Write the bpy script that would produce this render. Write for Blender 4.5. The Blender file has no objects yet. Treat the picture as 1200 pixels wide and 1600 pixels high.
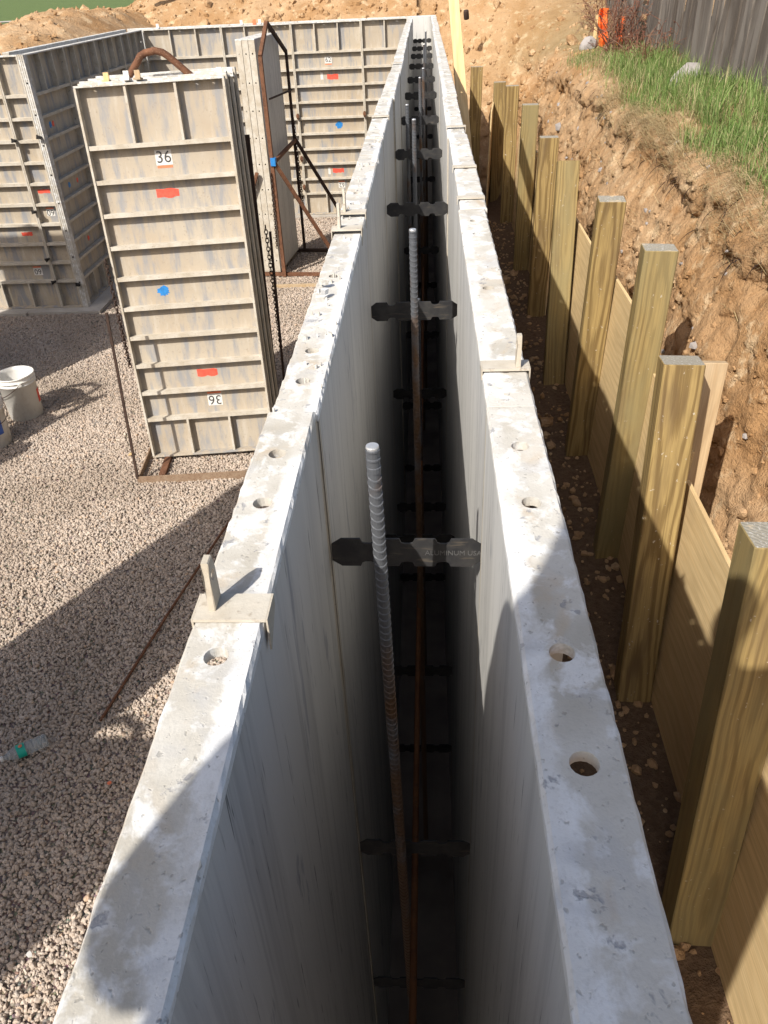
import bpy, math, random
import numpy as np
from mathutils import Matrix, Vector

random.seed(7)
rng = np.random.default_rng(11)
SC = bpy.context.scene
COL = SC.collection
R = math.radians

# ------------------------------------------------------------------ camera, sky, sun, exposure
cam_d = bpy.data.cameras.new('camera')
cam = bpy.data.objects.new('camera', cam_d)
COL.objects.link(cam)
_rt = Vector((0.9981, 0.0421, -0.0396)); _bk = Vector((0.0574, -0.8217, 0.5670))
_rt.normalize(); _bk.normalize()
_up = _bk.cross(_rt).normalized(); _rt = _up.cross(_bk).normalized()
cam.matrix_world = Matrix(((_rt.x, _up.x, _bk.x, 0.0307), (_rt.y, _up.y, _bk.y, 0.0), (_rt.z, _up.z, _bk.z, 0.4291), (0, 0, 0, 1)))
cam_d.sensor_fit = 'VERTICAL'
cam_d.sensor_height = 24.0
cam_d.lens = 24.0 * 1223.1 / 1600.0
cam_d.clip_start = 0.02
cam_d.clip_end = 2000
SC.camera = cam

SUN_AZ = R(31.0)      # light travels towards +Y turned this far to +X
SUN_EL = R(43.2)
world = bpy.data.worlds.new('World'); SC.world = world; world.use_nodes = True
wn = world.node_tree.nodes; wl = world.node_tree.links
sky = wn.new('ShaderNodeTexSky'); sky.sky_type = 'NISHITA'; sky.sun_disc = False
sky.sun_elevation = SUN_EL
sky.sun_rotation = math.pi + SUN_AZ     # sun stands behind and to the left of the camera
sky.dust_density = 3.5; sky.ozone_density = 1.0
wn['Background'].inputs['Strength'].default_value = 0.115
wl.new(sky.outputs[0], wn['Background'].inputs['Color'])
sun_d = bpy.data.lights.new('sun', 'SUN'); sun_d.energy = 5.0; sun_d.angle = R(0.53); sun_d.color = (1.0, 0.955, 0.88)
sun = bpy.data.objects.new('sun', sun_d); COL.objects.link(sun)
_ld = Vector((math.sin(SUN_AZ) * math.cos(SUN_EL), math.cos(SUN_AZ) * math.cos(SUN_EL), -math.sin(SUN_EL)))
sun.rotation_euler = _ld.to_track_quat('-Z', 'Y').to_euler()
sun.location = (-6, -10, 10)
SC.view_settings.view_transform = 'Standard'; SC.view_settings.look = 'None'
SC.view_settings.exposure = 0.28; SC.view_settings.gamma = 1.0; SC.view_settings.use_curve_mapping = False
SC.render.engine = 'CYCLES'
SC.cycles.max_bounces = 6; SC.cycles.diffuse_bounces = 2; SC.cycles.transmission_bounces = 5

# ------------------------------------------------------------------ material toolkit
class NT:
    def __init__(s, name):
        s.m = bpy.data.materials.new(name); s.m.use_nodes = True
        s.n = s.m.node_tree.nodes; s.l = s.m.node_tree.links
        s.b = s.n['Principled BSDF']
        s._tc = None
    def set(s, sock, v):
        if hasattr(v, 'is_output'): s.l.new(v, sock)
        elif isinstance(v, (tuple, list)):
            sock.default_value = tuple(v) + ((1.0,) if len(v) == 3 and len(sock.default_value) == 4 else ())
        else: sock.default_value = v
    def tc(s, which='Object'):
        if s._tc is None: s._tc = s.n.new('ShaderNodeTexCoord')
        return s._tc.outputs[which]
    def rnd(s):
        return s.n.new('ShaderNodeObjectInfo').outputs['Random']
    def vec(s, scale=(1, 1, 1), which='Object', rnd=True, rot=(0, 0, 0)):
        mp = s.n.new('ShaderNodeMapping'); mp.inputs['Scale'].default_value = scale; mp.inputs['Rotation'].default_value = rot
        src = s.tc(which)
        if rnd:
            a = s.n.new('ShaderNodeVectorMath'); a.operation = 'ADD'
            sc = s.math('MULTIPLY', s.rnd(), 37.0)
            s.l.new(src, a.inputs[0]); s.l.new(sc, a.inputs[1]); src = a.outputs[0]
        s.l.new(src, mp.inputs['Vector']); return mp.outputs[0]
    def noise(s, vec, scale=5, detail=4, rough=0.55, dist=0.0):
        t = s.n.new('ShaderNodeTexNoise'); s.l.new(vec, t.inputs['Vector'])
        t.inputs['Scale'].default_value = scale; t.inputs['Detail'].default_value = detail
        t.inputs['Roughness'].default_value = rough; t.inputs['Distortion'].default_value = dist
        return t.outputs['Fac']
    def vor(s, vec, scale=5, feature='F1', out='Distance'):
        t = s.n.new('ShaderNodeTexVoronoi'); t.feature = feature; s.l.new(vec, t.inputs['Vector']); t.inputs['Scale'].default_value = scale
        return t.outputs[out]
    def wave(s, vec, scale, dist, detail=2, dscale=1.0, typ='RINGS', direction='Z'):
        t = s.n.new('ShaderNodeTexWave'); t.wave_type = typ
        if typ == 'RINGS': t.rings_direction = direction
        else: t.bands_direction = direction
        s.l.new(vec, t.inputs['Vector']); t.inputs['Scale'].default_value = scale; t.inputs['Distortion'].default_value = dist
        t.inputs['Detail'].default_value = detail; t.inputs['Detail Scale'].default_value = dscale
        return t.outputs['Fac']
    def ramp(s, fac, stops):
        t = s.n.new('ShaderNodeValToRGB'); e = t.color_ramp.elements
        while len(e) < len(stops): e.new(0.5)
        for i, (p, c) in enumerate(stops):
            e[i].position = p
            e[i].color = (c, c, c, 1) if not isinstance(c, tuple) else c + (1,)
        s.set(t.inputs['Fac'], fac); return t.outputs['Color']
    def mix(s, fac, a, b, mode='MIX'):
        t = s.n.new('ShaderNodeMix'); t.data_type = 'RGBA'; t.blend_type = mode
        s.set(t.inputs[0], fac); s.set(t.inputs[6], a); s.set(t.inputs[7], b); return t.outputs[2]
    def math(s, op, a, b=0.0):
        t = s.n.new('ShaderNodeMath'); t.operation = op; s.set(t.inputs[0], a); s.set(t.inputs[1], b); return t.outputs[0]
    def sep(s, v):
        t = s.n.new('ShaderNodeSeparateXYZ'); s.l.new(v, t.inputs[0]); return t.outputs
    def bump(s, h, strength=0.3, dist=0.01, normal=None):
        t = s.n.new('ShaderNodeBump'); t.inputs['Strength'].default_value = strength; t.inputs['Distance'].default_value = dist
        s.l.new(h, t.inputs['Height'])
        if normal is not None: s.l.new(normal, t.inputs['Normal'])
        return t.outputs[0]
    def done(s, color, rough=0.7, bump=None, metal=0.0, spec=0.4):
        s.set(s.b.inputs['Base Color'], color); s.set(s.b.inputs['Roughness'], rough)
        s.set(s.b.inputs['Metallic'], metal); s.b.inputs['Specular IOR Level'].default_value = spec
        if bump is not None: s.l.new(bump, s.b.inputs['Normal'])
        return s.m

M = {}
def plain(name, col, rough=0.6, metal=0.0, var=0.15, scale=20, bump=0.1):
    t = NT(name); v = t.vec(); n = t.noise(v, scale, 4)
    c = t.mix(t.ramp(n, [(0.3, 0.0), (0.7, 1.0)]), tuple(x * (1 - var) for x in col), tuple(min(1, x * (1 + var)) for x in col))
    M[name] = t.done(c, rough, t.bump(n, bump, 0.004), metal); return M[name]

def m_top():
    t = NT('cement_crusted_rail'); v = t.vec()
    big = t.noise(v, 7, 4, 0.6, 0.5); mid = t.noise(v, 30, 4, 0.65, 0.3); fine = t.noise(v, 300, 2, 0.6); spots = t.noise(v, 42, 4, 0.62, 0.25)
    pits = t.noise(t.vec((1, 1, 1), rot=(0, 0, 0.6)), 170, 2, 0.6, 0.2)
    yy = t.sep(t.tc())[1]
    c = t.mix(t.ramp(big, [(0.38, 0.0), (0.58, 1.0)]), (0.43, 0.40, 0.345), (0.55, 0.525, 0.475))
    c = t.mix(t.ramp(t.noise(t.vec((1, 1.7, 1)), 11, 4, 0.6, 0.8), [(0.56, 0.0), (0.70, 0.6)]), c, (0.47, 0.375, 0.265))
    c = t.mix(t.ramp(mid, [(0.50, 0.0), (0.62, 0.85)]), c, (0.69, 0.685, 0.67))
    edge = t.math('SUBTRACT', t.math('ADD', t.math('MULTIPLY', mid, 0.03), 0.004), yy)
    c = t.mix(t.math('MULTIPLY', t.ramp(t.noise(v, 5, 3, 0.6), [(0.40, 0.0), (0.58, 0.9)]), t.ramp(t.math('ADD', t.math('MULTIPLY', edge, 60.0), 0.4), [(0.3, 0.0), (0.7, 0.85)])), c, (0.74, 0.74, 0.735))
    c = t.mix(t.ramp(spots, [(0.63, 0.0), (0.67, 0.7)]), c, (0.25, 0.25, 0.265))
    c = t.mix(t.ramp(pits, [(0.66, 0.0), (0.72, 0.55)]), c, (0.24, 0.22, 0.19))
    c = t.mix(t.ramp(fine, [(0.28, 0.22), (0.46, 0.0)]), c, (0.34, 0.32, 0.29))
    c = t.mix(t.ramp(t.noise(t.vec((1, 1, 1), rot=(0, 0, 0.3)), 16, 3, 0.5, 0.6), [(0.56, 0.0), (0.70, 0.45)]), c, (0.40, 0.405, 0.42))
    h = t.math('ADD', t.math('MULTIPLY', mid, 0.8), t.math('MULTIPLY', fine, 0.3))
    h = t.math('ADD', h, t.math('MULTIPLY', t.ramp(spots, [(0.64, 1.0), (0.69, 0.0)]), 0.35))
    h = t.math('SUBTRACT', h, t.math('MULTIPLY', t.ramp(pits, [(0.62, 0.0), (0.72, 1.0)]), 0.3))
    M['top'] = t.done(c, 0.85, t.bump(h, 0.45, 0.0025), 0.0, 0.25)
m_top()

def m_face():
    t = NT('streaked_form_face')
    a = t.noise(t.vec((26, 26, 1.1)), 1, 4, 0.6); b = t.noise(t.vec((150, 150, 9)), 1, 3, 0.65); d = t.noise(t.vec((5, 5, 0.8)), 1, 3, 0.55, 0.4)
    blot = t.noise(t.vec((17, 17, 2.6)), 1, 4, 0.72, 0.3); f2 = t.noise(t.vec((70, 70, 2.2)), 1, 3, 0.6)
    c = t.mix(t.ramp(d, [(0.3, 0.0), (0.7, 1.0)]), (0.50, 0.49, 0.47), (0.62, 0.605, 0.57))
    c = t.mix(t.ramp(a, [(0.5, 0.0), (0.75, 0.55)]), c, (0.25, 0.245, 0.235))
    c = t.mix(t.ramp(a, [(0.28, 0.6), (0.44, 0.0)]), c, (0.56, 0.55, 0.52))
    c = t.mix(t.ramp(f2, [(0.57, 0.0), (0.72, 0.4)]), c, (0.20, 0.195, 0.19))
    c = t.mix(t.ramp(f2, [(0.30, 0.5), (0.42, 0.0)]), c, (0.60, 0.59, 0.56))
    c = t.mix(t.ramp(blot, [(0.63, 0.0), (0.67, 0.6)]), c, (0.25, 0.26, 0.29))
    c = t.mix(t.ramp(b, [(0.64, 0.0), (0.70, 0.8)]), c, (0.07, 0.068, 0.065))
    h = t.math('ADD', a, t.math('MULTIPLY', b, 0.6))
    M['face'] = t.done(c, 0.62, t.bump(h, 0.35, 0.002), 0.1, 0.3)
m_face()

def m_back():
    t = NT('weathered_form_back')
    v0 = t.vec(); v1 = t.vec((16, 16, 3.0)); v2 = t.vec((2.2, 2.2, 2.2))
    a = t.noise(v1, 1, 5, 0.62); b = t.noise(v0, 60, 4, 0.65); d = t.noise(v2, 1, 4, 0.6, 0.3)
    c = t.mix(t.ramp(d, [(0.35, 0.0), (0.65, 1.0)]), (0.39, 0.315, 0.225), (0.44, 0.38, 0.295))
    c = t.mix(t.ramp(a, [(0.48, 0.0), (0.62, 0.9)]), c, (0.235, 0.245, 0.265))
    c = t.mix(t.ramp(a, [(0.28, 0.5), (0.42, 0.0)]), c, (0.58, 0.54, 0.47))
    c = t.mix(t.ramp(b, [(0.60, 0.0), (0.70, 0.5)]), c, (0.22, 0.17, 0.12))
    c = t.mix(t.math('MULTIPLY', t.rnd(), 0.25), c, (0.40, 0.37, 0.33))
    M['back'] = t.done(c, 0.72, t.bump(t.math('ADD', a, b), 0.25, 0.003), 0.05, 0.3)
m_back()
def m_rib():
    t = NT('dusty_form_rib'); v = t.vec(); a = t.noise(v, 14, 4, 0.62); b = t.noise(v, 90, 3, 0.65)
    c = t.mix(t.ramp(a, [(0.35, 0.0), (0.65, 1.0)]), (0.42, 0.365, 0.285), (0.53, 0.49, 0.42))
    c = t.mix(t.ramp(b, [(0.60, 0.0), (0.68, 0.5)]), c, (0.24, 0.19, 0.14))
    M['rib'] = t.done(c, 0.75, t.bump(b, 0.3, 0.003), 0.0, 0.3)
m_rib()

def m_rust(name, c1, c2, c3):
    t = NT(name); v = t.vec(); a = t.noise(v, 22, 5, 0.65); b = t.noise(v, 120, 3, 0.6)
    c = t.mix(t.ramp(a, [(0.35, 0.0), (0.65, 1.0)]), c1, c2)
    c = t.mix(t.ramp(b, [(0.55, 0.0), (0.7, 0.8)]), c, c3)
    M[name] = t.done(c, 0.8, t.bump(b, 0.3, 0.003), 0.15, 0.3)
m_rust('rust', (0.10, 0.045, 0.025), (0.19, 0.085, 0.045), (0.26, 0.16, 0.10))
m_rust('rust_dark', (0.035, 0.022, 0.018), (0.06, 0.035, 0.025), (0.10, 0.06, 0.04))
m_rust('rust_dusty', (0.24, 0.155, 0.10), (0.33, 0.24, 0.165), (0.15, 0.08, 0.045))
m_rust('rust_bar', (0.13, 0.05, 0.02), (0.19, 0.08, 0.03), (0.10, 0.045, 0.025))

def m_rebar():
    t = NT('rebar_steel'); v = t.vec((1, 1, 0.6)); a = t.noise(v, 14, 5, 0.6); z = t.sep(t.tc())[2]
    low = t.ramp(t.math('MULTIPLY', z, 0.48), [(0.55, 1.0), (0.93, 0.0)])
    c = t.mix(t.ramp(t.math('ADD', a, t.math('MULTIPLY', low, 0.25)), [(0.52, 0.0), (0.68, 1.0)]), (0.10, 0.105, 0.115), (0.10, 0.055, 0.028))
    M['rebar'] = t.done(c, 0.5, t.bump(t.noise(v, 200, 2), 0.1, 0.001), 0.2, 0.4)
m_rebar()
plain('rebar_cut', (0.62, 0.62, 0.62), 0.35, 0.6, 0.1, 150)
def m_tie():
    t = NT('tie_steel'); v = t.vec(); a = t.noise(v, 40, 4, 0.6); b = t.noise(t.vec((8, 8, 60)), 3, 3)
    c = t.mix(t.ramp(a, [(0.4, 0.0), (0.7, 1.0)]), (0.022, 0.022, 0.024), (0.045, 0.043, 0.041))
    c = t.mix(t.ramp(b, [(0.6, 0.0), (0.8, 0.4)]), c, (0.24, 0.19, 0.13))
    M['tie'] = t.done(c, 0.55, t.bump(a, 0.08, 0.002), 0.0, 0.3)
m_tie()
plain('tie_letter', (0.12, 0.12, 0.12), 0.45, 0.3)

def m_wood(name, light, dark, grain=14, zf=1.6, gcon=0.75, grey=None, bump=0.15, warp=0.05, off=(-0.05, -0.10)):
    t = NT(name)
    r = t.math('MULTIPLY', t.rnd(), 29.0); co = t.sep(t.tc())
    cz = t.n.new('ShaderNodeCombineXYZ'); t.l.new(t.math('ADD', co[2], r), cz.inputs[2]); t.l.new(r, cz.inputs[0])
    t.l.new(t.math('MULTIPLY', co[1], 1.2), cz.inputs[1])
    nz = t.n.new('ShaderNodeTexNoise'); t.l.new(cz.outputs[0], nz.inputs['Vector']); nz.inputs['Scale'].default_value = zf; nz.inputs['Detail'].default_value = 2.0
    sub = t.n.new('ShaderNodeVectorMath'); sub.operation = 'SUBTRACT'; t.l.new(nz.outputs['Color'], sub.inputs[0]); sub.inputs[1].default_value = (0.5 - off[0] / warp * 0.5, 0.5 - off[1] / warp * 0.5, 0.5)
    ma = t.n.new('ShaderNodeVectorMath'); ma.operation = 'MULTIPLY_ADD'; t.l.new(sub.outputs[0], ma.inputs[0]); ma.inputs[1].default_value = (warp * 2, warp * 2, 0); t.l.new(t.tc(), ma.inputs[2])
    mp = t.n.new('ShaderNodeMapping'); mp.inputs['Scale'].default_value = (1, 1, 0.02); t.l.new(ma.outputs[0], mp.inputs['Vector'])
    w = t.wave(mp.outputs[0], grain, 1.6, 2, 9.0, 'RINGS', 'Z')
    fib = t.noise(t.vec((190, 190, 3)), 1, 3, 0.6); blot = t.noise(t.vec((1, 1, 0.3)), 9, 4, 0.6)
    c = t.mix(t.ramp(w, [(0.35, 0.0), (0.78, gcon * 0.75), (0.95, gcon)]), light, dark)
    c = t.mix(t.ramp(fib, [(0.33, 0.35), (0.6, 0.0)]), c, tuple(x * 0.5 for x in dark))
    c = t.mix(t.ramp(blot, [(0.48, 0.0), (0.72, 0.6)]), c, tuple((a + b) * 0.36 for a, b in zip(light, dark)))
    if name.startswith('post'):
        c = t.mix(t.ramp(t.noise(t.vec((1, 1, 0.8)), 55, 3, 0.6, 0.3), [(0.68, 0.0), (0.71, 0.8)]), c, (0.52, 0.47, 0.38))
        c = t.mix(t.ramp(t.noise(t.vec((3, 3, 0.5)), 2.5, 4, 0.65), [(0.52, 0.0), (0.68, 0.65)]), c, (0.13, 0.085, 0.045))
    if name.startswith('fence'): c = t.mix(t.math('MULTIPLY', t.rnd(), 0.55), c, (0.10, 0.078, 0.06))
    if grey: c = t.mix(t.ramp(t.noise(t.vec((1, 1, 0.25)), 4, 5, 0.6), [(0.42, 0.0), (0.62, 0.8)]), c, grey)
    M[name] = t.done(c, 0.75, t.bump(t.math('ADD', fib, t.math('MULTIPLY', w, 0.5)), bump, 0.003), 0.0, 0.25)
m_wood('post_wood', (0.37, 0.26, 0.105), (0.18, 0.115, 0.043), 24, 1.1, 0.9, None, 0.25, 0.032, (-0.06, -0.09))
m_wood('post_wood_b', (0.36, 0.255, 0.10), (0.165, 0.108, 0.042), 20, 1.3, 0.75, (0.25, 0.205, 0.10), 0.25, 0.038, (-0.10, -0.05))
m_wood('ply', (0.70, 0.52, 0.28), (0.58, 0.40, 0.195), 7, 1.6, 0.4, None, 0.06, 0.12, (0.03, -0.3))
m_wood('stud', (0.72, 0.52, 0.27), (0.60, 0.39, 0.18), 14, 1.2, 0.5)
m_wood('board_wood', (0.55, 0.40, 0.235), (0.42, 0.28, 0.15), 14, 1.2, 0.5, (0.40, 0.33, 0.24))
m_wood('fence_wood', (0.15, 0.128, 0.11), (0.05, 0.041, 0.034), 22, 1.2, 0.85, (0.22, 0.195, 0.17), 0.4)
def m_end():
    t = NT('post_end_grain'); v = t.vec(); w = t.wave(v, 26, 3, 3, 2, 'RINGS', 'Z'); d = t.noise(v, 120, 4, 0.7); b = t.noise(v, 18, 3)
    c = t.mix(t.ramp(w, [(0.3, 0.0), (0.8, 0.7)]), (0.33, 0.30, 0.24), (0.20, 0.185, 0.155))
    c = t.mix(t.ramp(d, [(0.56, 0.0), (0.66, 0.85)]), c, (0.60, 0.58, 0.54))
    c = t.mix(t.ramp(b, [(0.6, 0.0), (0.66, 0.8)]), c, (0.58, 0.46, 0.30))
    M['end'] = t.done(c, 0.9, t.bump(d, 0.5, 0.003))
m_end()

def m_pebble():
    t = NT('gravel_stone'); r = t.rnd(); v = t.vec()
    c = t.ramp(r, [(0.0, (0.30, 0.235, 0.185)), (0.2, (0.41, 0.33, 0.265)), (0.45, (0.48, 0.39, 0.315)), (0.65, (0.39, 0.33, 0.28)), (0.82, (0.56, 0.46, 0.375)), (0.93, (0.32, 0.29, 0.26)), (1.0, (0.52, 0.36, 0.24))])
    n = t.noise(v, 3, 4, 0.6)
    c = t.mix(t.ramp(n, [(0.3, 0.0), (0.7, 0.3)]), c, (0.52, 0.44, 0.36))
    gp = t.n.new('ShaderNodeNewGeometry').outputs['Position']
    pn = t.n.new('ShaderNodeTexNoise'); t.l.new(gp, pn.inputs['Vector']); pn.inputs['Scale'].default_value = 1.6; pn.inputs['Detail'].default_value = 4
    c = t.mix(t.ramp(pn.outputs['Fac'], [(0.45, 0.0), (0.66, 0.5)]), c, (0.27, 0.215, 0.165))
    M['pebble'] = t.done(c, 0.85, None, 0.0, 0.25)
m_pebble()
def m_gravelbed():
    t = NT('gravel_bed'); v = t.vec(rnd=False)
    vo = t.vor(v, 75); cl = t.vor(v, 75, 'F1', 'Color'); n = t.noise(v, 3, 4)
    c = t.mix(0.35, (0.30, 0.25, 0.205), t.mix(1.0, cl, (0.34, 0.285, 0.235), 'MULTIPLY'))
    c = t.mix(t.ramp(vo, [(0.2, 0.0), (0.75, 0.7)]), c, (0.15, 0.12, 0.10))
    c = t.mix(t.ramp(n, [(0.4, 0.0), (0.7, 0.3)]), c, (0.36, 0.30, 0.25))
    M['gravelbed'] = t.done(c, 0.95, t.bump(t.math('SUBTRACT', 1.0, vo), 0.8, 0.012), 0.0, 0.2)
m_gravelbed()

def m_dirt():
    t = NT('excavated_soil'); v = t.vec(rnd=False)
    a = t.noise(v, 1.3, 4, 0.62, 0.6); b = t.noise(v, 7, 5, 0.70, 0.15); d = t.noise(v, 38, 4, 0.7); e = t.noise(v, 150, 2, 0.65)
    att = t.n.new('ShaderNodeAttribute'); att.attribute_name = 'topsoil'; ts = att.outputs['Fac']
    att2 = t.n.new('ShaderNodeAttribute'); att2.attribute_name = 'turf'; tf = att2.outputs['Fac']
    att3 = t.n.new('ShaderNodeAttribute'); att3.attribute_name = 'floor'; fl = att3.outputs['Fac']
    c = t.mix(t.ramp(a, [(0.38, 0.0), (0.62, 1.0)]), (0.37, 0.215, 0.10), (0.47, 0.31, 0.175))
    c = t.mix(t.ramp(b, [(0.54, 0.0), (0.65, 0.85)]), c, (0.58, 0.43, 0.265))
    c = t.mix(t.ramp(b, [(0.28, 0.9), (0.42, 0.0)]), c, (0.31, 0.17, 0.075))
    c = t.mix(t.ramp(d, [(0.56, 0.0), (0.70, 0.6)]), c, (0.20, 0.125, 0.07))
    c = t.mix(t.ramp(t.math('ADD', t.math('MULTIPLY', ts, 0.42), t.math('ADD', t.math('MULTIPLY', b, 0.5), t.math('MULTIPLY', t.noise(v, 2.2, 3, 0.6), 0.95))), [(1.012, 0.0), (1.10, 0.92)]), c, (0.095, 0.07, 0.055))
    c = t.mix(t.math('MULTIPLY', tf, 0.7), c, (0.16, 0.135, 0.06))
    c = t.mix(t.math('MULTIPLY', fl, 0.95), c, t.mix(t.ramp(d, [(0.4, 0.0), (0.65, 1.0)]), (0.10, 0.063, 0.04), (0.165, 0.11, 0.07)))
    h = t.math('ADD', t.math('MULTIPLY', d, 0.8), t.math('MULTIPLY', e, 0.35)); h = t.math('ADD', h, t.math('MULTIPLY', b, 1.2))
    M['dirt'] = t.done(c, 0.95, t.bump(h, 0.9, 0.02), 0.0, 0.15)
m_dirt()
def m_grass(name, cols):
    t = NT(name); att = t.n.new('ShaderNodeAttribute'); att.attribute_name = 'tint'
    c = t.ramp(att.outputs['Fac'], cols)
    m = t.done(c, 0.6, None, 0.0, 0.25)
    tr = t.n.new('ShaderNodeBsdfTranslucent'); mx = t.n.new('ShaderNodeMixShader'); mx.inputs[0].default_value = 0.3
    t.l.new(c, tr.inputs[0]); t.l.new(t.b.outputs[0], mx.inputs[1]); t.l.new(tr.outputs[0], mx.inputs[2])
    t.l.new(mx.outputs[0], t.n['Material Output'].inputs['Surface']); M[name] = m
m_grass('grass', [(0.0, (0.075, 0.14, 0.03)), (0.3, (0.14, 0.23, 0.055)), (0.6, (0.23, 0.31, 0.095)), (0.8, (0.36, 0.38, 0.17)), (1.0, (0.50, 0.42, 0.24))])
m_grass('straw', [(0.0, (0.42, 0.33, 0.17)), (0.5, (0.52, 0.42, 0.24)), (1.0, (0.34, 0.24, 0.13))])
m_grass('twigs', [(0.0, (0.17, 0.07, 0.05)), (0.5, (0.25, 0.11, 0.07)), (1.0, (0.36, 0.26, 0.18))])
def m_lawn():
    t = NT('lawn'); v = t.vec(rnd=False); n = t.noise(v, 2.5, 5, 0.7)
    M['lawn'] = t.done(t.mix(n, (0.06, 0.11, 0.025), (0.15, 0.19, 0.06)), 0.9, t.bump(t.noise(v, 30, 4), 0.6, 0.05))
m_lawn()
def m_concrete():
    t = NT('footing_concrete'); v = t.vec(rnd=False); n = t.noise(v, 6, 5, 0.65); e = t.noise(v, 90, 4)
    M['concrete'] = t.done(t.mix(t.ramp(n, [(0.35, 0.0), (0.65, 1.0)]), (0.36, 0.325, 0.28), (0.48, 0.445, 0.395)), 0.85, t.bump(e, 0.4, 0.004))
m_concrete()
plain('trench_shade_concrete', (0.15, 0.125, 0.105), 0.9, 0, 0.35, 5, 0.4)  # trench footing concrete, colour darkened to deepen the shade down the slot
def m_bucket():
    t = NT('dirty_white_plastic'); v = t.vec((1, 1, 0.6)); n = t.noise(v, 9, 5, 0.65); s2 = t.noise(v, 45, 4, 0.7)
    c = t.mix(t.ramp(n, [(0.5, 0.0), (0.75, 0.6)]), (0.72, 0.70, 0.65), (0.50, 0.44, 0.36))
    c = t.mix(t.ramp(s2, [(0.6, 0.0), (0.7, 0.5)]), c, (0.42, 0.38, 0.33))
    M['bucket'] = t.done(c, 0.5)
    t = NT('cement_smeared_plastic'); v = t.vec((1, 1, 0.6)); n = t.noise(v, 7, 5, 0.65)
    M['bucket_dirty'] = t.done(t.mix(t.ramp(n, [(0.42, 0.0), (0.58, 1.0)]), (0.66, 0.64, 0.60), (0.40, 0.36, 0.31)), 0.6)
m_bucket()
plain('white_paint', (0.66, 0.64, 0.60), 0.6, 0, 0.06, 60)
plain('dark_ink', (0.06, 0.06, 0.06), 0.6)
plain('orange_tape', (0.78, 0.20, 0.09), 0.6, 0, 0.12, 40)
plain('red_paint', (0.72, 0.09, 0.055), 0.6, 0, 0.2, 50)
plain('blue_paint', (0.02, 0.19, 0.50), 0.6, 0, 0.2, 50)
plain('blue_label', (0.03, 0.09, 0.35), 0.5)
plain('green_label', (0.01, 0.36, 0.27), 0.4, 0, 0.08)
plain('black_iron', (0.025, 0.022, 0.02), 0.6, 0.3)
plain('grey_stone', (0.29, 0.265, 0.25), 0.9, 0, 0.2, 12, 0.4)
plain('dark_hose', (0.03, 0.03, 0.035), 0.5)
plain('orange_fabric', (0.85, 0.16, 0.03), 0.7, 0, 0.15, 30)
plain('denim', (0.05, 0.07, 0.13), 0.9); plain('shirt', (0.22, 0.24, 0.25), 0.9); plain('skin', (0.45, 0.27, 0.19), 0.6)
plain('ladder_alu', (0.5, 0.5, 0.5), 0.45, 0.6)
plain('wet_asphalt', (0.05, 0.05, 0.052), 0.8)
t = NT('clear_plastic'); t.b.inputs['Transmission Weight'].default_value = 0.8; t.b.inputs['IOR'].default_value = 1.25
M['clear'] = t.done((0.80, 0.84, 0.84), 0.12)

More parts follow.
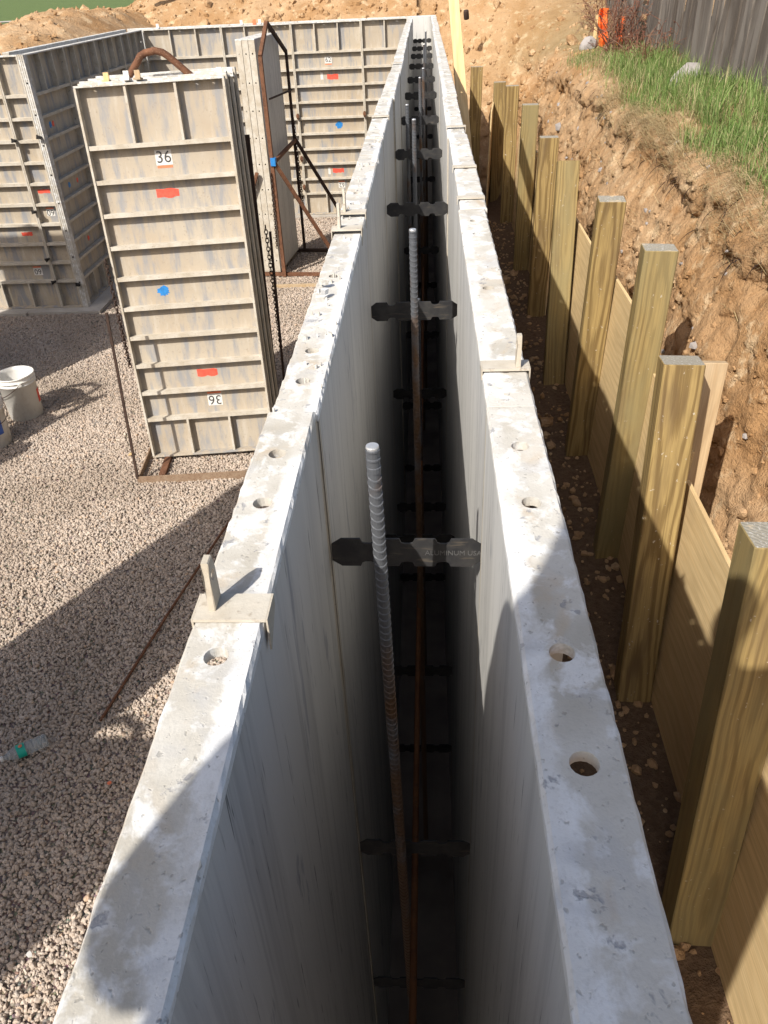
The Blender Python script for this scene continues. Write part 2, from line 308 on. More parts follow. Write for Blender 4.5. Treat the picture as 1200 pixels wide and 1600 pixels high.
# ------------------------------------------------------------------ mesh toolkit
class MB:
    def __init__(s): s.v = []; s.f = []; s.m = []; s.sm = []
    def add(s, vs, fs, mi=0, smooth=False):
        o = len(s.v); s.v += [tuple(v) for v in vs]
        for f in fs: s.f.append(tuple(o + i for i in f)); s.m.append(mi); s.sm.append(smooth)
    def box(s, a, b, mi=0):
        x0, y0, z0 = a; x1, y1, z1 = b
        s.add([(x0, y0, z0), (x1, y0, z0), (x1, y1, z0), (x0, y1, z0), (x0, y0, z1), (x1, y0, z1), (x1, y1, z1), (x0, y1, z1)],
              [(0, 3, 2, 1), (4, 5, 6, 7), (0, 1, 5, 4), (1, 2, 6, 5), (2, 3, 7, 6), (3, 0, 4, 7)], mi); return s
    def prism(s, poly, axis, a, b, mi=0):
        # poly: 2D points in the two other axes (in xyz order); extruded along axis from a to b
        n = len(poly)
        def P(p, t):
            q = [p[0], p[1]]; q.insert(axis, t); return q
        vs = [P(p, a) for p in poly] + [P(p, b) for p in poly]
        fs = [tuple(range(n)), tuple(range(2 * n - 1, n - 1, -1))] + [(i + n, (i + 1) % n + n, (i + 1) % n, i) for i in range(n)]
        s.add(vs, fs, mi); return s
    def tube(s, pts, r, seg=8, mi=0, cap=True):
        pts = [Vector(p) for p in pts]; rs = r if isinstance(r, (list, tuple)) else [r] * len(pts)
        rings = []; prev = None
        for i, p in enumerate(pts):
            d = (pts[min(i + 1, len(pts) - 1)] - pts[max(i - 1, 0)]).normalized()
            if prev is None:
                u = d.cross(Vector((0, 0, 1)) if abs(d.z) < 0.9 else Vector((1, 0, 0))).normalized()
            else:
                u = (prev - d * prev.dot(d)).normalized()
            prev = u; w = d.cross(u)
            rings.append([p + (u * math.cos(2 * math.pi * k / seg) + w * math.sin(2 * math.pi * k / seg)) * rs[i] for k in range(seg)])
        vs = [q for ring in rings for q in ring]
        fs = [(i * seg + k, i * seg + (k + 1) % seg, (i + 1) * seg + (k + 1) % seg, (i + 1) * seg + k) for i in range(len(pts) - 1) for k in range(seg)]
        s.add(vs, fs, mi, True)
        if cap:
            s.add(rings[0], [tuple(range(seg - 1, -1, -1))], mi); s.add(rings[-1], [tuple(range(seg))], mi)
        return s
    def lathe(s, prof, seg=24, mi=0, smooth=True):
        vs = [(r * math.cos(2 * math.pi * k / seg), r * math.sin(2 * math.pi * k / seg), z) for r, z in prof for k in range(seg)]
        fs = [(i * seg + k, i * seg + (k + 1) % seg, (i + 1) * seg + (k + 1) % seg, (i + 1) * seg + k) for i in range(len(prof) - 1) for k in range(seg)]
        s.add(vs, fs, mi, smooth); return s
    def mesh(s, name, mats):
        me = bpy.data.meshes.new(name); me.from_pydata([tuple(v) for v in s.v], [], s.f)
        for m in mats: me.materials.append(m)
        if len(mats) > 1: me.polygons.foreach_set('material_index', s.m)
        me.polygons.foreach_set('use_smooth', s.sm); me.update(); return me
    def build(s, name, mats, parent=None, loc=(0, 0, 0), rot=(0, 0, 0)):
        if not isinstance(mats, (list, tuple)): mats = [mats]
        return link(name, s.mesh(name, mats), parent, loc, rot)

def link(name, me, parent=None, loc=(0, 0, 0), rot=(0, 0, 0)):
    o = bpy.data.objects.new(name, me); COL.objects.link(o); o.location = loc; o.rotation_euler = rot
    if parent is not None: o.parent = parent
    return o
def tag(o, label, cat, group=None):
    o['label'] = label; o['category'] = cat
    if group: o['group'] = group
    return o
def struct(o, label=None):
    o['kind'] = 'structure'
    if label: o['label'] = label
    return o
def stuff(o, label, cat):
    o['kind'] = 'stuff'; o['label'] = label; o['category'] = cat; return o
def empty(name, label, cat, loc=(0, 0, 0), rot=(0, 0, 0), group=None):
    o = bpy.data.objects.new(name, None); COL.objects.link(o); o.location = loc; o.rotation_euler = rot
    o.empty_display_size = 0.1
    return tag(o, label, cat, group)
ORD = ['first', 'second', 'third', 'fourth', 'fifth', 'sixth', 'seventh', 'eighth', 'ninth', 'tenth', 'eleventh', 'twelfth', 'thirteenth', 'fourteenth']

def hole_plate(mb, x0, x1, y0, y1, z0, z1, holes, r, cham=0.0025, jit=0.0, mi=0, seg=16, rnd=random):
    """flat bar lying in XY with round through-holes and a worn chamfered top edge"""
    holes = sorted(holes)
    c = cham; ax0, ax1, ay0, ay1 = x0 + c, x1 - c, y0 + c, y1 - c
    cuts = [ax0] + [(holes[i][0] + holes[i + 1][0]) / 2 for i in range(len(holes) - 1)] + [ax1]
    if not holes:
        mb.add([(ax0, ay0, z1), (ax1, ay0, z1), (ax1, ay1, z1), (ax0, ay1, z1)], [(0, 1, 2, 3)], mi)
        mb.add([(ax0, ay0, z0), (ax1, ay0, z0), (ax1, ay1, z0), (ax0, ay1, z0)], [(3, 2, 1, 0)], mi)
    for i, (hx, hy) in enumerate(holes):
        a, b = cuts[i], cuts[i + 1]
        angs = [2 * math.pi * k / seg for k in range(seg)]
        angs += [math.atan2(cy - hy, cx - hx) % (2 * math.pi) for cx in (a, b) for cy in (ay0, ay1)]
        angs = sorted(set(round(t, 6) for t in angs)); n = len(angs)
        outer = []; inner = []
        for t in angs:
            dx, dy = math.cos(t), math.sin(t)
            tx = ((b - hx) / dx if dx > 1e-9 else (a - hx) / dx if dx < -1e-9 else 1e9)
            ty = ((ay1 - hy) / dy if dy > 1e-9 else (ay0 - hy) / dy if dy < -1e-9 else 1e9)
            k = min(tx, ty); outer.append((hx + dx * k, hy + dy * k)); inner.append((hx + dx * r, hy + dy * r))
        vs = [(p[0], p[1], z1) for p in outer] + [(p[0], p[1], z1) for p in inner] + [(p[0], p[1], z0) for p in inner] + [(p[0], p[1], z0) for p in outer]
        fs = []
        for k in range(n):
            j = (k + 1) % n
            fs += [(k, j, n + j, n + k), (n + k, n + j, 2 * n + j, 2 * n + k), (2 * n + k, 2 * n + j, 3 * n + j, 3 * n + k)]
        mb.add(vs, fs, mi)
    # perimeter: chamfer strip (outer line jittered) and side wall
    def side(p0, p1, out):
        L = math.hypot(p1[0] - p0[0], p1[1] - p0[1]); n = max(1, int(L / 0.012)) if jit > 0 else 1
        inn = []; edg = []; bot = []
        for k in range(n + 1):
            t = k / n; x = p0[0] + (p1[0] - p0[0]) * t; y = p0[1] + (p1[1] - p0[1]) * t
            j = rnd.uniform(-jit, jit * 0.5) if 0 < k < n else 0
            inn.append((min(max(x, ax0), ax1), min(max(y, ay0), ay1), z1))
            edg.append((x + out[0] * j, y + out[1] * j, z1 - c * (1 + (rnd.uniform(-0.5, 0.8) if jit > 0 and 0 < k < n else 0))))
            bot.append((x, y, z0))
        m = n + 1; fs = []
        for k in range(n): fs += [(m + k, m + k + 1, k + 1, k), (2 * m + k, 2 * m + k + 1, m + k + 1, m + k)]
        mb.add(inn + edg + bot, fs, mi, False)
    side((x0, y0), (x1, y0), (0, -1)); side((x1, y0), (x1, y1), (1, 0)); side((x1, y1), (x0, y1), (0, 1)); side((x0, y1), (x0, y0), (-1, 0))

# ------------------------------------------------------------------ numpy noise for terrain
def _hash(ix, iy, seed):
    h = (ix.astype(np.int64) * 374761393 + iy.astype(np.int64) * 668265263 + seed * 1442695041) & 0xffffffff
    h = ((h ^ (h >> 13)) * 1274126177) & 0xffffffff
    return ((h ^ (h >> 16)) & 0xffff) / 65535.0
def vnoise(x, y, seed=0):
    ix = np.floor(x); iy = np.floor(y); fx = x - ix; fy = y - iy
    fx = fx * fx * fx * (fx * (fx * 6 - 15) + 10); fy = fy * fy * fy * (fy * (fy * 6 - 15) + 10)
    a = _hash(ix, iy, seed); b = _hash(ix + 1, iy, seed); c = _hash(ix, iy + 1, seed); d = _hash(ix + 1, iy + 1, seed)
    return (a * (1 - fx) + b * fx) * (1 - fy) + (c * (1 - fx) + d * fx) * fy
def fbm(x, y, octv=4, seed=0, gain=0.5, ridged=False):
    s = np.zeros_like(x); a = 1.0; tot = 0
    for o in range(octv):
        n = vnoise(x * 2 ** o + 13.7 * o, y * 2 ** o - 7.1 * o, seed + o)
        if ridged: n = 1 - np.abs(2 * n - 1)
        s += a * n; tot += a; a *= gain
    return s / tot - 0.5

# ------------------------------------------------------------------ layout constants (z = 0 is the top of the forms)
G = 0.1015; T = 0.058; ZG = -2.10; ZF = -2.085; H = -ZF
PIT = 0.94; J0 = 0.835                    # trench panel pitch and the joint nearest the lens
YF = 10.37                                # ribbed side of the far forms
XL = -3.20; YL = 7.13                     # jog in the left corner

# ================================================================== THE SETTING
# ground under everything
mb = MB(); mb.add([(-600, -600, -2.45), (600, -600, -2.45), (600, 1200, -2.45), (-600, 1200, -2.45)], [(0, 1, 2, 3)])
struct(mb.build('ground', M['dirt']))
# gravel bed of the excavated floor
nx, ny = 150, 170
xs = np.linspace(-7.0, -0.16, nx); ys = np.linspace(-3.0, 10.45, ny)
X, Y = np.meshgrid(xs, ys)
Zb = ZG - 0.012 + 0.03 * fbm(X * 1.3, Y * 1.3, 3, 5) + 0.012 * fbm(X * 6, Y * 6, 2, 9)
vs = np.stack([X, Y, Zb], -1).reshape(-1, 3)
fs = [(j * nx + i, j * nx + i + 1, (j + 1) * nx + i + 1, (j + 1) * nx + i) for j in range(ny - 1) for i in range(nx - 1)]
me = bpy.data.meshes.new('gravel_floor'); me.from_pydata(vs.tolist(), [], fs); me.materials.append(M['gravelbed'])
me.polygons.foreach_set('use_smooth', [True] * len(fs))
struct(link('gravel_floor', me))
def gz(x, y):
    X = np.array([float(x)]); Y = np.array([float(y)])
    return float((ZG - 0.012 + 0.03 * fbm(X * 1.3, Y * 1.3, 3, 5) + 0.012 * fbm(X * 6, Y * 6, 2, 9))[0])

# footings under the forms
mb = MB()
mb.box((-0.30, -1.5, -2.35), (0.30, 10.95, ZF)); mb.m = [1] * len(mb.f)
mb.box((-3.75, 10.27, -2.35), (-0.31, 10.95, ZF - 0.004))
mb.box((-3.75, 7.02, -2.35), (-3.05, 10.265, ZF - 0.002))
mb.box((-8.0, 7.0, -2.35), (-3.755, 7.6, ZF - 0.003))
struct(mb.build('footing', [M['concrete'], M['trench_shade_concrete']]))

# excavation bank: a swept profile along the edge of the dig
bpts = []
step = 0.026
for y in np.arange(-2.0, 10.3, step): bpts.append((1.12, y, 1.0, 0.0, 0.0))
for a in np.linspace(0, math.pi / 2, 46): bpts.append((-0.08 + 1.2 * math.cos(a), 10.3 + 1.2 * math.sin(a), math.cos(a), math.sin(a), min(1.0, a / (math.pi / 2) * 1.15)))
for x in np.arange(-0.06, -9.0, -0.034): bpts.append((x, 11.5, 0.0, 1.0, 1.0))
bp = np.array(bpts); nu = len(bp)
seg_l = np.concatenate([[0], np.cumsum(np.hypot(np.diff(bp[:, 0]), np.diff(bp[:, 1])))])
prR = [(-1.02, -2.16), (-0.35, -2.15), (-0.02, -2.13), (0.07, -1.98), (0.14, -1.55), (0.22, -1.10), (0.30, -0.78), (0.35, -0.58), (0.42, -0.49), (0.58, -0.44), (0.85, -0.41), (1.2, -0.37), (2.4, -0.30), (5, -0.2), (15, -0.15), (120, -0.2)]
prF = [(-0.62, -2.16), (-0.3, -2.15), (0.0, -2.1), (0.15, -1.8), (0.4, -1.2), (0.7, -0.6), (1.0, -0.25), (1.35, 0.0), (1.7, 0.2), (2.3, 0.36), (3.4, 0.38), (5.0, 0.10), (7.5, -0.25), (12, -0.4), (30, -0.4), (140, -0.4)]
nper = [10, 12, 8, 20, 22, 18, 12, 8, 10, 16, 20, 16, 24, 16, 8]
def interp_prof(pr):
    o = []
    for i, n in enumerate(nper):
        for k in range(n):
            t = k / n; o.append((pr[i][0] + (pr[i + 1][0] - pr[i][0]) * t, pr[i][1] + (pr[i + 1][1] - pr[i][1]) * t))
    o.append(pr[-1]); return np.array(o)
pR = interp_prof(prR); pF = interp_prof(prF); nv = len(pR)
k3 = np.ones(5) / 5
for p in (pR, pF):
    for c in (0, 1):
        q = np.convolve(np.pad(p[:, c], 2, mode='edge'), k3, 'valid'); p[2:-2, c] = q[2:-2]
w = bp[:, 4][:, None]; w = w * w * (3 - 2 * w)
D = pR[:, 0][None] * (1 - w) + pF[:, 0][None] * w
Zp = pR[:, 1][None] * (1 - w) + pF[:, 1][None] * w
# face recession: bites out of the bank
U = np.repeat(seg_l[:, None], nv, 1)
arc = np.concatenate([[0], np.cumsum(np.hypot(np.diff(pR[:, 0]), np.diff(pR[:, 1])))]); A = np.repeat(arc[None], nu, 0)
facew = np.clip((Zp + 2.08) / 0.35, 0, 1) * np.clip((3.2 - D) / 2.2, 0, 1)
amp_far = 1 + 0.6 * w
n1 = fbm(U * 0.9, A * 0.9, 4, 21); n2 = fbm(U * 3.2, A * 3.0, 5, 31, 0.6); n3 = fbm(U * 11, A * 11, 4, 41, 0.6, True); n4 = fbm(U * 26, A * 26, 3, 51)
steep = np.clip((0.52 - D) / 0.15, 0, 1) * (1 - w) + w * np.clip((1.4 - D) / 0.4, 0, 1)
n5 = fbm(U * 5.5, A * 6.5, 3, 61, 0.55, True)
hd = facew * (0.24 * n1 * amp_far + 0.10 * n2 + 0.05 * n3 + 0.05 * n5 + 0.026 * n4) * (0.35 + 0.65 * steep)
vd = facew * (0.10 * n1 + 0.09 * n2 * (0.4 + 0.6 * steep + 0.9 * w) + 0.035 * n3 + 0.012 * n4) + 0.02 * n2 + 0.01 * n3
kl = np.clip((-3.7 - bp[:, 0][:, None]) / 1.2, 0, 1)
mound = (1 - kl) * w * np.exp(-((D - 2.6) / 1.3) ** 2) * (0.55 * fbm(U * 0.55, A * 0.5, 3, 71) + 0.10)
vd = vd + mound
vd = vd - w * kl * np.clip(Zp + 0.12, 0, 9)
# undercut beneath the turf lip
lip = np.exp(-((Zp + 0.72) / 0.10) ** 2) * (1 - w) * facew
hd = hd + lip * (0.03 + 0.14 * np.clip(n2 + 0.1, 0, 1))
PX = bp[:, 0][:, None] + bp[:, 2][:, None] * (D + hd); PY = bp[:, 1][:, None] + bp[:, 3][:, None] * (D + hd); PZ = Zp + vd
vs = np.stack([PX, PY, PZ], -1).reshape(-1, 3)
ii, jj = np.meshgrid(np.arange(nu - 1), np.arange(nv - 1), indexing='ij')
q = np.stack([ii * nv + jj, (ii + 1) * nv + jj, (ii + 1) * nv + jj + 1, ii * nv + jj + 1], -1).reshape(-1, 4)
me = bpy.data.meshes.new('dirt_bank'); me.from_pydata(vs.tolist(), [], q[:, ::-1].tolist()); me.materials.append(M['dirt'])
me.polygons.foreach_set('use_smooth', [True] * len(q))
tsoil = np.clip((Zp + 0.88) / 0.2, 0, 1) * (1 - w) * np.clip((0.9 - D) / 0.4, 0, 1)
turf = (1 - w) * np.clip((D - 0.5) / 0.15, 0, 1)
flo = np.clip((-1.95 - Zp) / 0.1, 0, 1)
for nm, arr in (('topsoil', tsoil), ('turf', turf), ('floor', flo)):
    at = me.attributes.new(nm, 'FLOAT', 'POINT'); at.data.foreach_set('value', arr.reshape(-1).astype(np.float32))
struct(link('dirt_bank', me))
bankXYZ = np.stack([PX, PY, PZ], -1)
def bank_point(u_i, v_i): return bankXYZ[u_i, v_i]

# spoil heap behind the left-hand jog
nx, ny = 190, 150
xs = np.linspace(-13, -3.56, nx); ys = np.linspace(7.50, 14.0, ny); X, Y = np.meshgrid(xs, ys)
rise = np.clip((Y - 7.5) / 3.6, 0, 1); rise = rise * rise * (3 - 2 * rise)
side = np.clip((-3.56 - X) / 0.5, 0, 1)
Zm = -0.40 + 0.22 * rise * np.exp(-((X + 4.6) / 1.8) ** 2) + 0.22 * np.exp(-((X + 4.4) / 0.9) ** 2) * rise - 0.12 * np.clip((-6 - X) / 3, 0, 1) + side * (0.16 * fbm(X * 0.9, Y * 0.9, 4, 3) + 0.10 * fbm(X * 3.5, Y * 3.5, 4, 8) + 0.05 * fbm(X * 11, Y * 11, 3, 18, 0.6, True)) + 0.10 * side
vs = np.stack([X, Y, Zm], -1).reshape(-1, 3)
fs = [(j * nx + i, j * nx + i + 1, (j + 1) * nx + i + 1, (j + 1) * nx + i) for j in range(ny - 1) for i in range(nx - 1)]
me = bpy.data.meshes.new('spoil_heap'); me.from_pydata(vs.tolist(), [], fs); me.materials.append(M['dirt']); me.polygons.foreach_set('use_smooth', [True] * len(fs))
struct(link('spoil_heap', me))
# lawn and road far to the left
mb = MB(); mb.add([(-60, 22, -0.33), (-4.5, 22, -0.33), (-4.5, 200, -0.3), (-60, 200, -0.3)], [(0, 1, 2, 3)])
struct(mb.build('lawn', M['lawn']))
mb = MB(); mb.add([(-60, 24.5, -0.318), (-4.5, 26.5, -0.318), (-4.5, 27.6, -0.318), (-60, 25.6, -0.318)], [(0, 1, 2, 3)])
struct(mb.build('path', M['concrete']))
mb = MB(); mb.add([(-60, 21.0, -0.345), (-6, 21.0, -0.345), (-6, 22.2, -0.322), (-60, 22.2, -0.322)], [(0, 1, 2, 3)])
struct(mb.build('road', M['wet_asphalt']))

# ================================================================== FORM PANELS
RIBZ = None
_cache = {}
def panel_meshes(W, Hh, kind, hol=None):
    """kind: 'trench' (worn tops, cement crust), 'wall', 'stack'"""
    key = (round(W, 3), round(Hh, 3), kind, hol)
    if key in _cache: return _cache[key]
    d = {}
    rt = 0.012
    s = Hh / 12.18; zt = Hh - 1.72 * s
    ribz = [zt - i * s for i in range(10)]
    # rails: y from 0 (concrete face) to T (back)
    mb = MB(); mb.box((rt, 0.0, 0.0105), (W - rt, 0.006, Hh - 0.0105)); mb.m = [0, 0, 1, 0, 0, 0][:len(mb.f)]
    d['face_sheet'] = mb.mesh('face_sheet', [M['back'], M['face']])
    tops = []
    for var in range(3 if kind == 'trench' else 1):
        mb = MB()
        if W > 0.7: hx = [(W * f + random.uniform(-.006, .006), T * 0.52) for f in (hol or (0.105, 0.21, 0.55, 0.89))]
        else: hx = [(W * f, T * 0.52) for f in (0.25, 0.75)]
        hole_plate(mb, 0.0012, W - 0.0012, 0, T, Hh - 0.0102, Hh, hx, 0.0098, 0.0028 if kind == 'trench' else 0.0015, 0.00045 if kind == 'trench' else 0.0)
        tops.append(mb.mesh('top_rail', [M['top']]))
    d['top_rail'] = tops
    mb = MB(); hole_plate(mb, 0.0012, W - 0.0012, 0, T, 0, 0.0102, [], 0.0098, 0.001); d['bottom_rail'] = mb.mesh('bottom_rail', [M['back']])
    # side rails with bolt holes (built flat, then stood up)
    mb = MB(); hole_plate(mb, 0.0105, Hh - 0.0105, 0, T, 0, rt, [(Hh * (k + .5) / 9, T * 0.5) for k in range(9)] if kind != 'trench' else [], 0.007, 0.001, 0, 0, 8)
    mbl = MB(); mbl.v = [(z, y, x) for x, y, z in mb.v]; mbl.f = [f[::-1] for f in mb.f]; mbl.m = mb.m; mbl.sm = mb.sm
    d['side_rail'] = mbl.mesh('side_rail', [M['rib']])
    # rib: tapered bar with a lip at its outer edge
    yb = T * 0.90
    mb = MB(); mb.prism([(0.0062, -0.009), (yb - 0.006, -0.005), (yb - 0.006, -0.011), (yb, -0.011), (yb, 0.012), (yb - 0.008, 0.010), (0.0062, 0.012)], 0, rt + 0.0002, W - rt - 0.0002)
    d['rib'] = mb.mesh('rib', [M['rib']])
    topc = Hh - 0.0105 - (zt + 0.0125); botc = (ribz[-1] - 0.0115) - 0.0105
    mb = MB(); mb.box((-0.0065, 0.0062, 0), (0.0065, yb - 0.001, topc)); d['stiff_t'] = mb.mesh('stiffener', [M['rib']])
    mb = MB(); mb.box((-0.0065, 0.0062, 0), (0.0065, yb - 0.001, botc)); d['stiff_b'] = mb.mesh('stiffener', [M['rib']])
    d['ribz'] = ribz; _cache[key] = d; return d

def form_panel(label, W, loc, rotz, kind='wall', tilt=0.0, ribs=True, Hh=None, group=None, name='concrete_form', hol=None):
    Hh = Hh or H
    d = panel_meshes(W, Hh, kind, hol)
    o = empty(name, label, 'form panel', loc, (tilt, 0, rotz), group)
    link('face_sheet', d['face_sheet'], o)
    link('top_rail', random.choice(d['top_rail']), o)
    link('side_rail', d['side_rail'], o)
    link('side_rail', d['side_rail'], o, (W - 0.012, 0, 0))
    link('bottom_rail', d['bottom_rail'], o)
    if ribs:
        for z in d['ribz']: link('rib', d['rib'], o, (0, 0, z))
        fr = (1 / 3, 2 / 3) if W > 0.6 else ((0.5,) if W > 0.3 else ())
        for f in fr:
            link('stiffener', d['stiff_t'], o, (W * f, 0, d['ribz'][0] + 0.0125))
            link('stiffener', d['stiff_b'], o, (W * f, 0, 0.0105))
    return o

TG_L = 'form panels of the left trench wall'; TG_R = 'form panels of the right trench wall'
random.seed(21)
NP = 11
for i in range(NP + 1):
    # panel i runs from joint i-1 to joint i
    y1 = J0 + PIT * i; y0 = y1 - PIT
    wl_ = PIT - 0.0006; wr_ = PIT - 0.0006
    if i == NP: wl_ = YF - y0 - 0.004; wr_ = 10.61 - y0
    jx = random.uniform(-.002, .002); jz = random.uniform(-.004, .005); jr = R(random.uniform(-.12, .12))
    form_panel(f'cement-crusted aluminium form panel, {ORD[i]} from the lens in left trench wall', wl_, (-G + jx, y0 + 0.0003, ZF + jz), R(90) + jr, 'trench', R(random.uniform(-.1, .1)), True, None, TG_L, hol=(0.57, 0.787, 0.896) if i == 0 else None)
    jx = random.uniform(-.002, .002); jz = random.uniform(-.004, .005); jr = R(random.uniform(-.12, .12))
    form_panel(f'cement-crusted aluminium form panel, {ORD[i]} from the lens in right trench wall', wr_, (G + jx, y0 + 0.0003 + wr_, ZF + jz), R(-90) + jr, 'trench', R(random.uniform(-.1, .1)), True, None, TG_R, hol=(0.106, 0.214, 0.43, 0.544) if i == 0 else None)

# far wall, ribbed side to the lens
xr = -G - T - 0.004
widths = [0.53, 0.80, 0.80, 0.80]
cur = xr; far_panels = []
for i, wd in enumerate(widths):
    wd2 = wd - 0.002 if i < 3 else (cur - XL - 0.004)
    lab = ['narrow ribbed form panel of far wall, nearest the trench', 'ribbed form panel of far wall with blue paint dot', 'ribbed form panel of far wall behind the rusty upright rack', 'ribbed form panel of far wall in the left corner'][i]
    far_panels.append((form_panel(lab, wd2, (cur, YF + T, ZF + [0.004, 0, -0.002, 0][i]), R(180), 'wall', 0, True, None, 'form panels of the far wall'), wd2, cur))
    cur -= wd
# outer forms of the far wall
cur = 0.160
for i in range(5):
    wd = 0.80 if i < 4 else 0.42
    form_panel(f'outer form panel of far wall, {ORD[i]} from the right', wd - 0.002, (cur - wd, YF + T + 2 * G + 0.012, ZF + 0.004), 0, 'wall', 0, i < 1, None, 'outer form panels of the far wall')
    cur -= wd
# side wall of the jog (ribs face +X) and its outer form
y = YL + 0.07; side_panels = []
for i, wd in enumerate((0.78, 0.80, 0.80, 0.775)):
    side_panels.append(form_panel(f'shaded ribbed form panel of left side wall, {ORD[i]} from its near corner', wd - 0.002, (XL - T, y + wd, ZF), R(-90), 'wall', 0, True, None, 'form panels of the left side wall'))
    form_panel(f'outer form panel behind left side wall, {ORD[i]} from its near corner', wd - 0.002, (XL - T - 2 * G, y + 0.26 + (wd - 0.78) * 0, ZF + 0.003), R(90), 'wall', 0, False, None, 'outer form panels behind the left side wall')
    y += wd
# front wall of the jog (ribs face the lens)
cur = XL - 0.047; front_panels = []
for i, wd in enumerate((0.205, 0.80, 0.80)):
    lab = ['narrow sunlit form panel at the outer corner of left wall', 'ribbed form panel beside the narrow corner panel, red mark on it', 'ribbed form panel at the far left of left wall'][i]
    front_panels.append((form_panel(lab, wd - 0.002, (cur, YL + T, ZF), R(180), 'wall', 0, True, None, 'form panels of the left wall'), wd, cur))
    form_panel(f'outer form panel behind left wall, {ORD[i]} from the corner', 0.80 - 0.002, (XL - T - 2 * G - T - 0.004 - 0.8 * (i + 1), YL + T + 2 * G, ZF + 0.002), 0, 'wall', 0, False, None, 'outer form panels behind the left wall')
    cur -= wd
# corner post with bolt holes
mb = MB()
mb.box((XL - 0.044, YL, ZF), (XL - 0.030, YL + 0.066, 0.004)); mb.box((XL - 0.026, YL - 0.002, ZF), (XL - 0.012, YL + 0.066, 0.002)); mb.box((XL - 0.009, YL - 0.001, ZF), (XL + 0.003, YL + 0.066, 0.0))
o = mb.build('corner_angle', M['top']); tag(o, 'upright steel corner angle strips joining the two left walls', 'corner post')
for k in range(8):
    z = -0.2 - 0.235 * k
    mbh = MB(); mbh.lathe([(0.0001, -0.0012), (0.0075, -0.0012), (0.0075, 0.0), (0.005, 0.001), (0.0001, 0.001)], 10)
    mbh.build('bolt_head', M['black_iron'], o, (XL - 0.019, YL - 0.003, z), (R(90), 0, 0))

# flat print and paint on panels ------------------------------------------------
def text_mesh(body, size, mat, name='lettering'):
    cu = bpy.data.curves.new('txt', 'FONT'); cu.body = body; cu.size = size; cu.extrude = 0.0004; cu.align_x = 'CENTER'; cu.align_y = 'CENTER'; cu.resolution_u = 3
    to = bpy.data.objects.new('txt', cu); COL.objects.link(to)
    me = bpy.data.meshes.new_from_object(to.evaluated_get(bpy.context.evaluated_depsgraph_get())) if False else None
    dg = bpy.context.evaluated_depsgraph_get(); me = bpy.data.meshes.new_from_object(to.evaluated_get(dg)); me.name = name
    me.materials.clear(); me.materials.append(M[mat]); bpy.data.objects.remove(to); bpy.data.curves.remove(cu); return me
TXT = {k: text_mesh(k, s, 'dark_ink') for k, s in (('36', 0.085), ('62', 0.07), ('60', 0.07), ('59', 0.07))}
ytape = 0.0068
def sticker(panel, body, x, z, flip=False, tape=True, s=1.0):
    mb = MB(); mb.box((-0.045 * s, 0, -0.038 * s), (0.045 * s, 0.0012, 0.038 * s))
    st = mb.build('number_sticker', M['white_paint'], panel, (x, 0.0062, z))
    link('lettering', TXT[body], st, (0, 0.0018, 0), (R(90), R(180) if flip else 0, R(180)))
    if tape:
        mb = MB(); mb.box((-0.042 * s, 0, -0.006), (0.042 * s, 0.0010, 0.006))
        mb.build('orange_strip', M['orange_tape'], panel, (x, 0.0062, z + (-1 if not flip else 1) * 0.046 * s))
def blot(panel, mat, x, z, w, h, name='paint_mark', spread=False, seed=1):
    rr = random.Random(seed); mb = MB(); pts = []
    if spread:
        for k in range(26):
            a = 2 * math.pi * k / 26; q = (0.72 + 0.4 * rr.random()); pts.append((math.cos(a) * w / 2 * q, math.sin(a) * h / 2 * q))
    else:
        n = 7
        for k in range(n): pts.append((-w / 2 + w * k / (n - 1), -h / 2 + rr.uniform(-.1, .1) * h))
        for k in range(n): pts.append((w / 2 - w * k / (n - 1) + rr.uniform(-.01, .01) * w, h / 2 + rr.uniform(-.12, .12) * h))
    mb.prism(pts, 1, 0, 0.0009)
    mb.build(name, M[mat], panel, (x, 0.0062, z))
    if spread:
        for k in range(26):
            a = rr.uniform(0, 6.28); q = rr.uniform(0.9, 1.5); s = rr.uniform(0.02, 0.07) * w
            mb2 = mb
    return
def rz(i, Hh=None):
    s = (Hh or H) / 12.18; return (Hh or H) - 1.72 * s - i * s     # height of rib i
def mid(i, Hh=None): return (rz(i, Hh) + rz(i + 1, Hh)) / 2
for (p, wd, cx), seed in zip(far_panels[1:3], (3, 5)):
    sticker(p, '62' if seed == 3 else '59', wd * 0.5, mid(0), False, True, 0.9)
    if seed == 3:
        blot(p, 'red_paint', wd * 0.45, mid(1), 0.13, 0.05, 'red_mark', False, 4); blot(p, 'white_paint', wd * 0.61, mid(1) + .01, 0.03, 0.08, 'white_mark', False, 5)
        blot(p, 'blue_paint', wd * 0.40, mid(4), 0.09, 0.085, 'blue_dot', True, 6)
        blot(p, 'red_paint', wd * 0.46, mid(7), 0.14, 0.05, 'red_mark', False, 8); blot(p, 'white_paint', wd * 0.60, mid(7), 0.03, 0.08, 'white_mark', False, 9)
        sticker(p, '62', wd * 0.42, mid(8), True, True, 0.9)
p, wd, cx = front_panels[0]
blot(p, 'red_paint', wd * 0.5, mid(4) + 0.02, 0.11, 0.032, 'red_mark', False, 14); sticker(p, '60', wd * 0.45, mid(5) + 0.01, True, True, 0.8)
p, wd, cx = front_panels[1]
blot(p, 'red_paint', wd * 0.2, mid(6), 0.10, 0.03, 'red_mark', False, 15); sticker(p, '60', wd * 0.2, mid(8), True, True, 0.9)
for k, (i, x, m_, s) in enumerate(((1, .30, 'red_paint', .05), (1, .24, 'blue_paint', .06), (4, .52, 'red_paint', .045), (4, .32, 'blue_paint', .05), (7, .45, 'red_paint', .05))):
    blot(side_panels[0], m_, 0.78 - x, mid(i), s, s, 'paint_mark', True, 30 + k)
